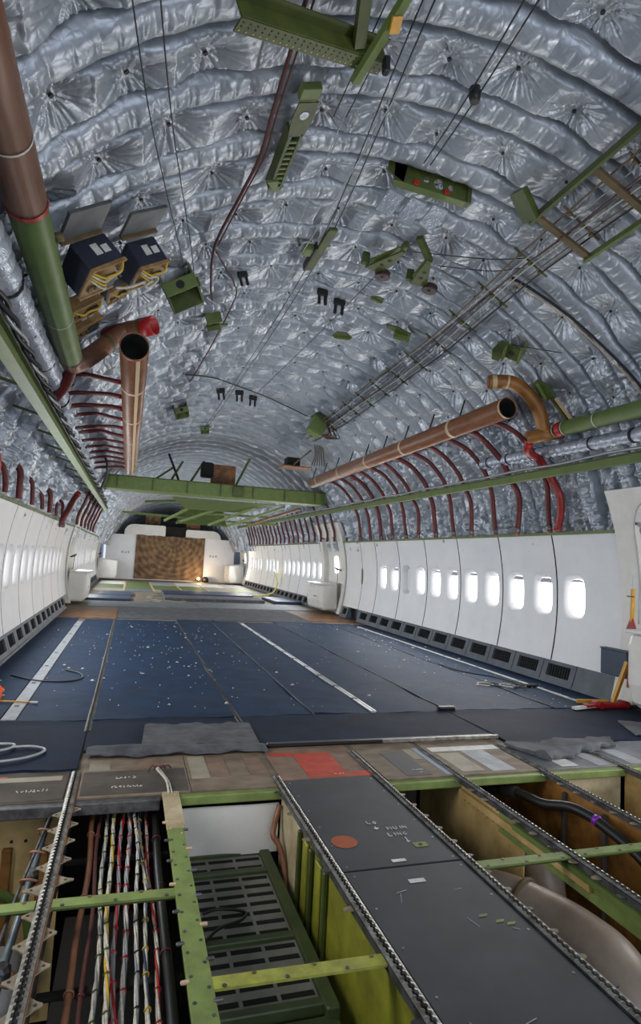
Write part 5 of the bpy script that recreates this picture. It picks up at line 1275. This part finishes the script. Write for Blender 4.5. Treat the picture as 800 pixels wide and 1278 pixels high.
pulley(10.6, 4.42, 'right of two pulley brackets near the crown, with bent arm', R(-28), True)

# small green brackets pinned through the blankets
def clip(th, y, kind, s, rot, label, name='crown_bracket', r=2.93, m=None):
    M = cframe(th, y, r) @ Matrix.Rotation(R(rot), 4, 'Z') @ Matrix.Scale(s, 4); m = m or green_dark
    t = thing(name, M.translation, label, 'bracket')
    if kind == 'box':
        loc('back_plate', m, lambda mb: mb.bbox((-.10, .08, -.16), (.10, .095, .04), .004), t, M=M)
        for x in (-.10, .088): loc('cheek', m, lambda mb: mb.prism([(-.06, .04), (.09, .04), (.09, -.16), (-.03, -.12)], .012, (x, 0, 0), (0, 1, 0), (0, 0, 1)), t, M=M)
        loc('front_lip', green, lambda mb: mb.bbox((-.10, -.06, -.10), (.10, -.045, -.02), .004), t, M=M)
        loc('hole', button_dark, lambda mb: mb.disc((.0, -.061, -.06), (0, -1, 0), .025, .002, 14), t, M=M)
    elif kind == 'hook':
        loc('plate', m, lambda mb: mb.prism([(-.09, -.12), (.05, -.12), (.06, .0), (.14, .02), (.15, .08), (.03, .09), (-.10, .04)], .014, (0, 0, -.05), (1, 0, 0), (0, 1, 0)), t, M=M)
        loc('rib', green, lambda mb: mb.bbox((-.09, -.02, -.10), (.05, -.008, -.05), .003), t, M=M)
        loc('flange', green, lambda mb: mb.bbox((-.10, -.13, -.06), (.06, -.115, .05), .003), t, M=M)
        loc('hole', button_dark, lambda mb: mb.disc((-.02, -.06, -.0505), (0, 0, -1), .022, .002, 14), t, M=M)
    elif kind == 'leaf':
        loc('plate', m, lambda mb: mb.prism([(-.10, -.03), (-.02, -.11), (.09, -.08), (.11, .0), (.02, .12), (-.07, .10)], .014, (0, 0, -.05), (1, 0, 0), (0, 1, 0)), t, M=M)
        loc('rib', green, lambda mb: mb.bar((-.05, .08, -.06), (.08, -.06, -.06), .012, .03), t, M=M)
    elif kind == 'clip':
        loc('foot', button_dark, lambda mb: mb.bbox((-.05, -.015, -.02), (.05, .015, .04), .006), t, M=M)
        for x in (-.03, .03): loc('prong', button_dark, lambda mb: mb.bbox((x-.012, -.012, -.10), (x+.012, .012, -.02), .004), t, M=M)
    elif kind == 'housing':
        loc('side', green, lambda mb: mb.bbox((-.13, -.10, -.30), (.13, .14, .05), .012), t, M=M)
        loc('front_panel', green_duct, lambda mb: mb.bbox((-.11, -.115, -.28), (.05, -.10, .0), .004), t, M=M)
        loc('hood', green_dark, lambda mb: mb.bbox((-.15, -.14, -.02), (.15, .16, .02), .008), t, M=M)
clip(-19.6, 6.1, 'hook', 1.0, 0, 'olive hooked bracket left of crown, behind the ladder bracket')
clip(8.5, 6.15, 'leaf', .95, 20, 'small leaf-shaped green bracket near the crown line')
clip(17.3, 5.55, 'hook', 1.05, 160, 'green bracket with lighter green flange right of the crown line')  # plain green flange, as on the other hooked brackets
clip(33.0, 4.75, 'hook', 1.25, 60, 'green plate bracket high on the right, above the ochre elbow')
clip(43.6, 4.72, 'leaf', 1.0, 60, 'green bracket on the right side above green duct')
clip(-29.2, 4.82, 'box', 1.35, -10, 'large green box bracket right of the electronics boxes')
clip(-20.7, 9.9, 'box', 1.1, 0, 'green box bracket far back at left of crown')
clip(23.8, 9.3, 'housing', .95, 0, 'green box housing far back on the right, with tangled wires')
clip(-17.3, 5.05, 'clip', .9, 0, 'tiny dark clip right of the large green box bracket')
clip(-.9, 5.38, 'clip', 1.1, 10, 'tiny dark clip at the crown below the slanted arm')
clip(3.3, 5.5, 'clip', 1.2, 0, 'tiny dark clip below the left pulley bracket')
clip(8.6, 5.16, 'leaf', .6, 60, 'smallest green bracket, below the right pulley bracket')
clip(-9.5, 9.2, 'clip', 1.3, 0, 'leftmost of three dark clips far back on the crown')
clip(-3.5, 9.3, 'clip', 1.3, 0, 'middle of three dark clips far back on the crown')
clip(1.5, 9.5, 'clip', 1.3, 0, 'rightmost of three dark clips far back on the crown')
clip(-8.0, 12.0, 'box', .8, 0, 'small green bracket on the crown just before the big beam')
t = thing('crown_strut', arc(46, 2.9, 4.6), 'thin green strut below the green bracket on the right', 'strut')
mb = MB(); mb.bar(arc(45.5, 2.93, 4.75), arc(52, 2.92, 4.72), .03, .03); mb.obj('strut_bar', green_dark, t)
mb = MB(); mb.bar(arc(46.2, 2.92, 4.70), arc(51.5, 2.91, 4.66), .014, .03); mb.obj('strut_strip', tape_tan, t)
clip(-27, 5.05, 'hook', .7, 100, 'small green arm reaching right of the large green box bracket')
clip(26, 2.35, 'box', 1.3, 30, 'green bracket with dark hole at the right frame edge', r=2.80, m=green)

# tube run with clamp bars along the right of the crown
offs = [-.17, -.13, -.09, -.055, -.02, .03, .08]
TR = [(1.6, 22.0), (3.0, 22.4), (3.8, 22.8), (4.6, 24.0), (5.4, 25.4), (6.6, 26.4), (8.6, 27.2), (10.6, 27.8)]
def tr_at(y):
    for (a, b), (c, d) in zip(TR, TR[1:]):
        if a <= y <= c: return b+(d-b)*(y-a)/(c-a)
    return TR[-1][1]
for i, o in enumerate(offs):
    rr = random.Random(i+3); pts = []
    for k in range(26):
        y = 1.7+.35*k; pts.append(arc(tr_at(y)+math.degrees(o/2.9)*(1+.15*math.sin(y+i)), 2.875-.012*(i % 3)-.02*math.sin(y*1.7+i), y))
    mb = MB(); mb.tube(smooth_path(pts, 2), .005 if i % 3 else .0075, 6)
    mb.obj('control_tube', (tray_brown, cable_grey, cord_red, alu_dark, wire_white, tray_brown, cable_black)[i], label='%s thin tube, counted from the crown, in the long run on the right' % ORD[i], cat='tube', group='thin tubes along the right of the crown')
for k in range(14):
    y = 2.62+.55*k; th = tr_at(y); M = cframe(th, y, 2.885) @ Matrix.Rotation(R(8), 4, 'Z')
    t = thing('tube_clamp', M.translation, '%s clamp bar across the thin tube run, counted from the camera' % ORD[k], 'clamp', 'clamp bars across the tube run')
    loc('clamp_bar', tray_brown if k < 2 else green_dark, lambda mb: mb.bbox((-.22, -.008, .0), (.14, .008, .012), .003), t, M=M)
    for q in range(3): loc('clamp_block', tray_brown if k < 2 else green_dark, lambda mb: mb.bbox((-.17+.11*q, -.012, -.02), (-.14+.11*q, .012, .0), .004), t, M=M)
t = thing('cable_tray', arc(21, 2.82, 2.9), 'green channel tray under the nearest stretch of thin tubes', 'tray')
for o in (-5.6, 4.2):
    a, b = arc(21.5+o, 2.86, 2.0), arc(22.0+o, 2.86, 3.35); mb = MB(); mb.bar(a, b, .02, .06, Vector((0, 0, ZC))-a); mb.obj('tray_rail', green_dark if o < 0 else green, t)
for y in (2.25, 2.75, 3.28): mb = MB(); mb.bar(arc(16.2, 2.855, y), arc(26.0, 2.855, y+.03), .045, .025, (0, 0, -1)); mb.obj('tray_crossbar', tray_brown, t)
mb = MB(); mb.bar(arc(16, 2.83, 3.30), arc(12.5, 2.93, 3.25), .05, .12, (0, 1, 0)); mb.obj('tray_bracket', green_dark, t)
mb = MB(); mb.bar(arc(18, 2.84, 2.4), arc(24, 2.84, 2.5), .10, .03, (0, 0, -1)); mb.obj('tray_plate', green_dark, t)

# control cables strung below the crown
def strung(pts, r, m, label, group=None, cat='cable', name='control_cable'):
    P = smooth_path([arc(th, rad, y) for th, y, rad in pts], 8); mb = MB(); mb.tube(P, r, 6); return mb.obj(name, m, label=label, cat=cat, group=group)
GC = 'control cables strung under the crown'
strung([(-38, 1.9, 2.88), (-35.2, 2.86, 2.88), (-29.0, 4.5, 2.9), (-26, 5.6, 2.93)], .0035, cable_black, 'dark cable, leftmost one crossing the upper left blankets', GC)
strung([(-35.8, 1.9, 2.88), (-33, 2.9, 2.88), (-27.4, 4.5, 2.9), (-24, 5.8, 2.93)], .0035, cable_black, 'dark cable beside the leftmost one on the upper left blankets', GC)
strung([(-14.6, 2.0, 2.90), (-14.6, 3.0, 2.90)], .0035, cable_black, 'dark cable crossing in front of the big angle beam, left one', GC)
strung([(-12.8, 2.0, 2.90), (-13.1, 3.0, 2.90)], .0035, cable_black, 'dark cable crossing in front of the big angle beam, right one', GC)
strung([(-11.5, 2.2, 2.9), (-7.7, 4.2, 2.89), (-7.0, 6.2, 2.89), (-7.5, 9, 2.90), (-8, 12, 2.92)], .004, cable_black, 'long dark cable running aft just left of crown line', GC)
strung([(-10.4, 2.2, 2.9), (-6.6, 4.2, 2.89), (-5.8, 6.2, 2.89), (-6.3, 9, 2.90), (-7, 12, 2.92)], .004, cable_black, 'second long dark cable running aft along the crown line', GC)
strung([(-13.6, 2.9, 2.89), (-12.4, 4.2, 2.89), (-11.5, 6.2, 2.89), (-11, 9, 2.91)], .0035, cable_grey, 'pale cable left of the two long dark crown cables', GC)
strung([(-9.0, 2.6, 2.89), (-9.0, 3.6, 2.89), (-9.6, 5.2, 2.89), (-10, 8, 2.91)], .0035, cable_grey, 'pale cable between ladder bracket and crown plate', GC)
strung([(-2.9, 2.0, 2.9), (-1.4, 2.7, 2.9), (-.6, 3.3, 2.91)], .0045, cable_black, 'dark cable through the round grommet, left strand', GC)
strung([(-1.6, 2.0, 2.9), (-.4, 2.7, 2.9), (.3, 3.3, 2.91)], .0045, cable_black, 'dark cable through the round grommet, right strand', GC)
mb = MB(); M = cframe(-.9, 2.68, 2.90); mb.M = M; mb.tube([(0, .0, -.05), (0, .0, -.02), (0, 0, .03)], [.025, .032, .03], 14); mb.obj('cable_grommet', cable_black, label='round dark grommet gathering two cables near the top', cat='grommet')
strung([(4.5, 4.7, 2.86), (4.0, 6.2, 2.9), (1.0, 9.4, 2.92)], .004, cable_black, 'dark cable running aft from the left pulley', GC)
strung([(12.0, 4.6, 2.86), (9.5, 6.0, 2.9), (6.0, 9.2, 2.92)], .004, cable_grey, 'cable running aft from the right pulley', GC)
strung([(7.0, 4.2, 2.87), (17.0, 3.95, 2.9), (21.0, 3.7, 2.89)], .004, cable_black, 'dark cable from the right pulley to the cable tray', GC)
strung([(12.0, 4.25, 2.87), (19.0, 4.05, 2.9), (22.0, 3.8, 2.89)], .004, cable_black, 'dark cable just below the one from pulley to tray', GC)
strung([(38.5, 4.25, 2.90), (33.5, 4.6, 2.90), (31.0, 4.75, 2.9)], .004, cable_black, 'short dark cable right of the high green plate bracket', GC)
strung([(22.5, 4.0, 2.92), (27, 3.98, 2.93), (34.0, 3.93, 2.93), (41, 3.88, 2.93), (47.4, 3.82, 2.93), (52, 3.8, 2.94)], .012, seam_dark, 'thick black harness curving down the right blankets', cat='cable', name='cable_harness')
strung([(22.5, 4.03, 2.91), (27, 4.01, 2.92), (34.0, 3.96, 2.92), (41, 3.91, 2.92), (47.4, 3.85, 2.92), (52, 3.83, 2.93)], .005, tape_tan, 'thin tan wire following the thick black harness', cat='cable', name='cable_harness')
strung([(-22.3, 2.1, 2.89), (-22.3, 2.85, 2.87), (-21.8, 3.3, 2.89), (-22.6, 3.7, 2.90), (-24.3, 4.35, 2.90), (-22.8, 5.1, 2.92), (-21.5, 5.5, 2.93)], .010, cord_red, 'red-brown cord hanging down the left of the crown blankets', cat='cord', name='red_rope')
strung([(-21.5, 2.1, 2.89), (-21.7, 2.9, 2.87), (-21.2, 3.3, 2.89), (-22.1, 3.7, 2.90), (-23.8, 4.35, 2.90)], .005, cord_red, 'thin red-brown cord twisted beside the thicker one', cat='cord', name='red_rope')
strung([(-23.5, 4.5, 2.92), (-20.5, 4.9, 2.93), (-18.3, 5.2, 2.93), (-17, 5.6, 2.93), (-18, 7.0, 2.94), (-20, 8.5, 2.95)], .007, cord_red, 'thin cord looping by the tiny dark clip at left', cat='cord', name='red_rope')
strung([(-22, 8.0, 2.94), (-14, 8.4, 2.94), (-6, 8.9, 2.95), (4, 9.3, 2.95), (14, 9.5, 2.94), (20, 9.5, 2.93)], .010, cable_black, 'dark cable following one hoop far back to the green housing', cat='cable', name='hoop_cable')
for k in range(7):
    mb = MB(); mb.tube(smooth_path([arc(25.5+k*.4, 2.90, 9.2), arc(27+k*.8, 2.82-.02*(k % 3), 9.2), arc(28+k*.5, 2.74, 9.15), arc(26.5+k*.3, 2.66, 9.2)], 5), .007, 5); mb.obj('loose_wire', tray_brown if k % 2 else cord_red, label='loose wires dangling beside the far green box housing on the right', cat='wire', group='loose wires by the green housing')

# electronics boxes at upper left
def ebox(th, y, r, rot, sx, sy, sz, label, wires, m=navy_box):
    M = cframe(th, y, r) @ Matrix.Rotation(R(rot), 4, 'Z'); t = thing('electronics_box', M.translation, label, 'equipment box')
    loc('case', m, lambda mb: mb.bbox((-sx, -sy, -sz), (sx, sy, sz), .008), t, M=M)
    loc('board', tan_board, lambda mb: mb.bbox((-sx*1.04, -sy*1.04, -sz-.012), (sx*1.04, sy*1.04, -sz+.002), .004), t, M=M)
    for s in (-1, 1): loc('board_rim', tan_board, lambda mb: mb.bbox((-sx*1.04, s*sy*.97-.008, -sz-.022), (sx*1.04, s*sy*.97+.008, -sz-.010), .003), t, M=M)
    loc('dark_component', slate_panel, lambda mb: mb.bbox((sx*.1, -sy*.2, -sz-.030), (sx*.75, sy*.7, -sz-.010), .004), t, M=M)
    for q in range(3): loc('component', tray_brown, lambda mb: mb.bbox((-sx*.8+q*.05, sy*.15, -sz-.028), (-sx*.8+q*.05+.035, sy*.5, -sz-.010), .003), t, M=M)
    for q in range(2): loc('white_label', paint_white, lambda mb: mb.box((-sx*.2+q*.06, -sy-.002, -sz*.3), (-sx*.2+q*.06+.045, -sy+.002, sz*.5-q*.02)), t, M=M)
    for q in range(wires):
        loc('wire', wire_yellow if q % 2 == 0 else wire_white, lambda mb: mb.tube(smooth_path([(-sx*.9, -sy*.8+q*.02, -sz-.01), (-sx*.5, -sy*.7+q*.02, -sz-.05-.01*q), (0, -sy*.45+q*.015, -sz-.04), (sx*.5, -sy*.75, -sz-.055), (sx*.9, -sy*.9+q*.03, -sz-.01)], 5), .007, 6), t, M=M)
ebox(-44.5, 3.60, 2.79, 25, .125, .13, .085, 'navy electronics box with tan board nearest the green duct', 4)
ebox(-37.0, 3.98, 2.81, 20, .11, .12, .085, 'navy electronics box with coiled pale wire, right of the first one', 3)
ebox(-46.5, 4.12, 2.83, 22, .13, .07, .04, 'upper of two flat tan trays below the navy electronics boxes', 1, tan_board)
ebox(-46.8, 4.45, 2.83, 22, .13, .07, .035, 'lower of two flat tan trays, beside the brown elbow', 0, tan_board)
ebox(-41.0, 4.22, 2.86, 10, .075, .09, .06, 'dark grey box wedged between the two navy electronics boxes', 1, grey_case)
M = cframe(-43.5, 3.26, 2.88) @ Matrix.Rotation(R(25), 4, 'Z'); t = thing('mounting_shelf', M.translation, 'grey metal shelf above the navy box nearest the green duct', 'shelf')
loc('shelf_plate', grey_case, lambda mb: mb.bbox((-.14, -.10, -.03), (.14, .12, -.01), .004), t, M=M); loc('shelf_lip', tray_brown, lambda mb: mb.bbox((-.14, .11, -.05), (.14, .125, -.01), .003), t, M=M)
M = cframe(-36.0, 3.60, 2.89) @ Matrix.Rotation(R(20), 4, 'Z'); t = thing('mounting_shelf', M.translation, 'grey metal shelf above the right navy electronics box', 'shelf')
loc('shelf_plate', grey_case, lambda mb: mb.bbox((-.13, -.10, -.03), (.13, .12, -.01), .004), t, M=M); loc('shelf_lip', tray_brown, lambda mb: mb.bbox((-.13, .11, -.05), (.13, .125, -.01), .003), t, M=M)
M = cframe(-37.0, 3.98, 2.81); mb = MB(); mb.M = M
mb.tube([(-.02+.05*math.cos(a), -.02+.05*math.sin(a), -.12-.004*a) for a in np.linspace(0, 11, 34)], .008, 7); mb.obj('wire_coil', wire_white, label='coil of pale wire hanging under right navy electronics box', cat='wire')
mb = MB(); mb.tube(smooth_path([arc(-43, 2.66, 3.75), arc(-41, 2.66, 3.85), arc(-38.5, 2.66, 3.9)], 6), .008, 7); mb.obj('link_wire', wire_white, label='pale wire linking the two navy electronics boxes', cat='wire')
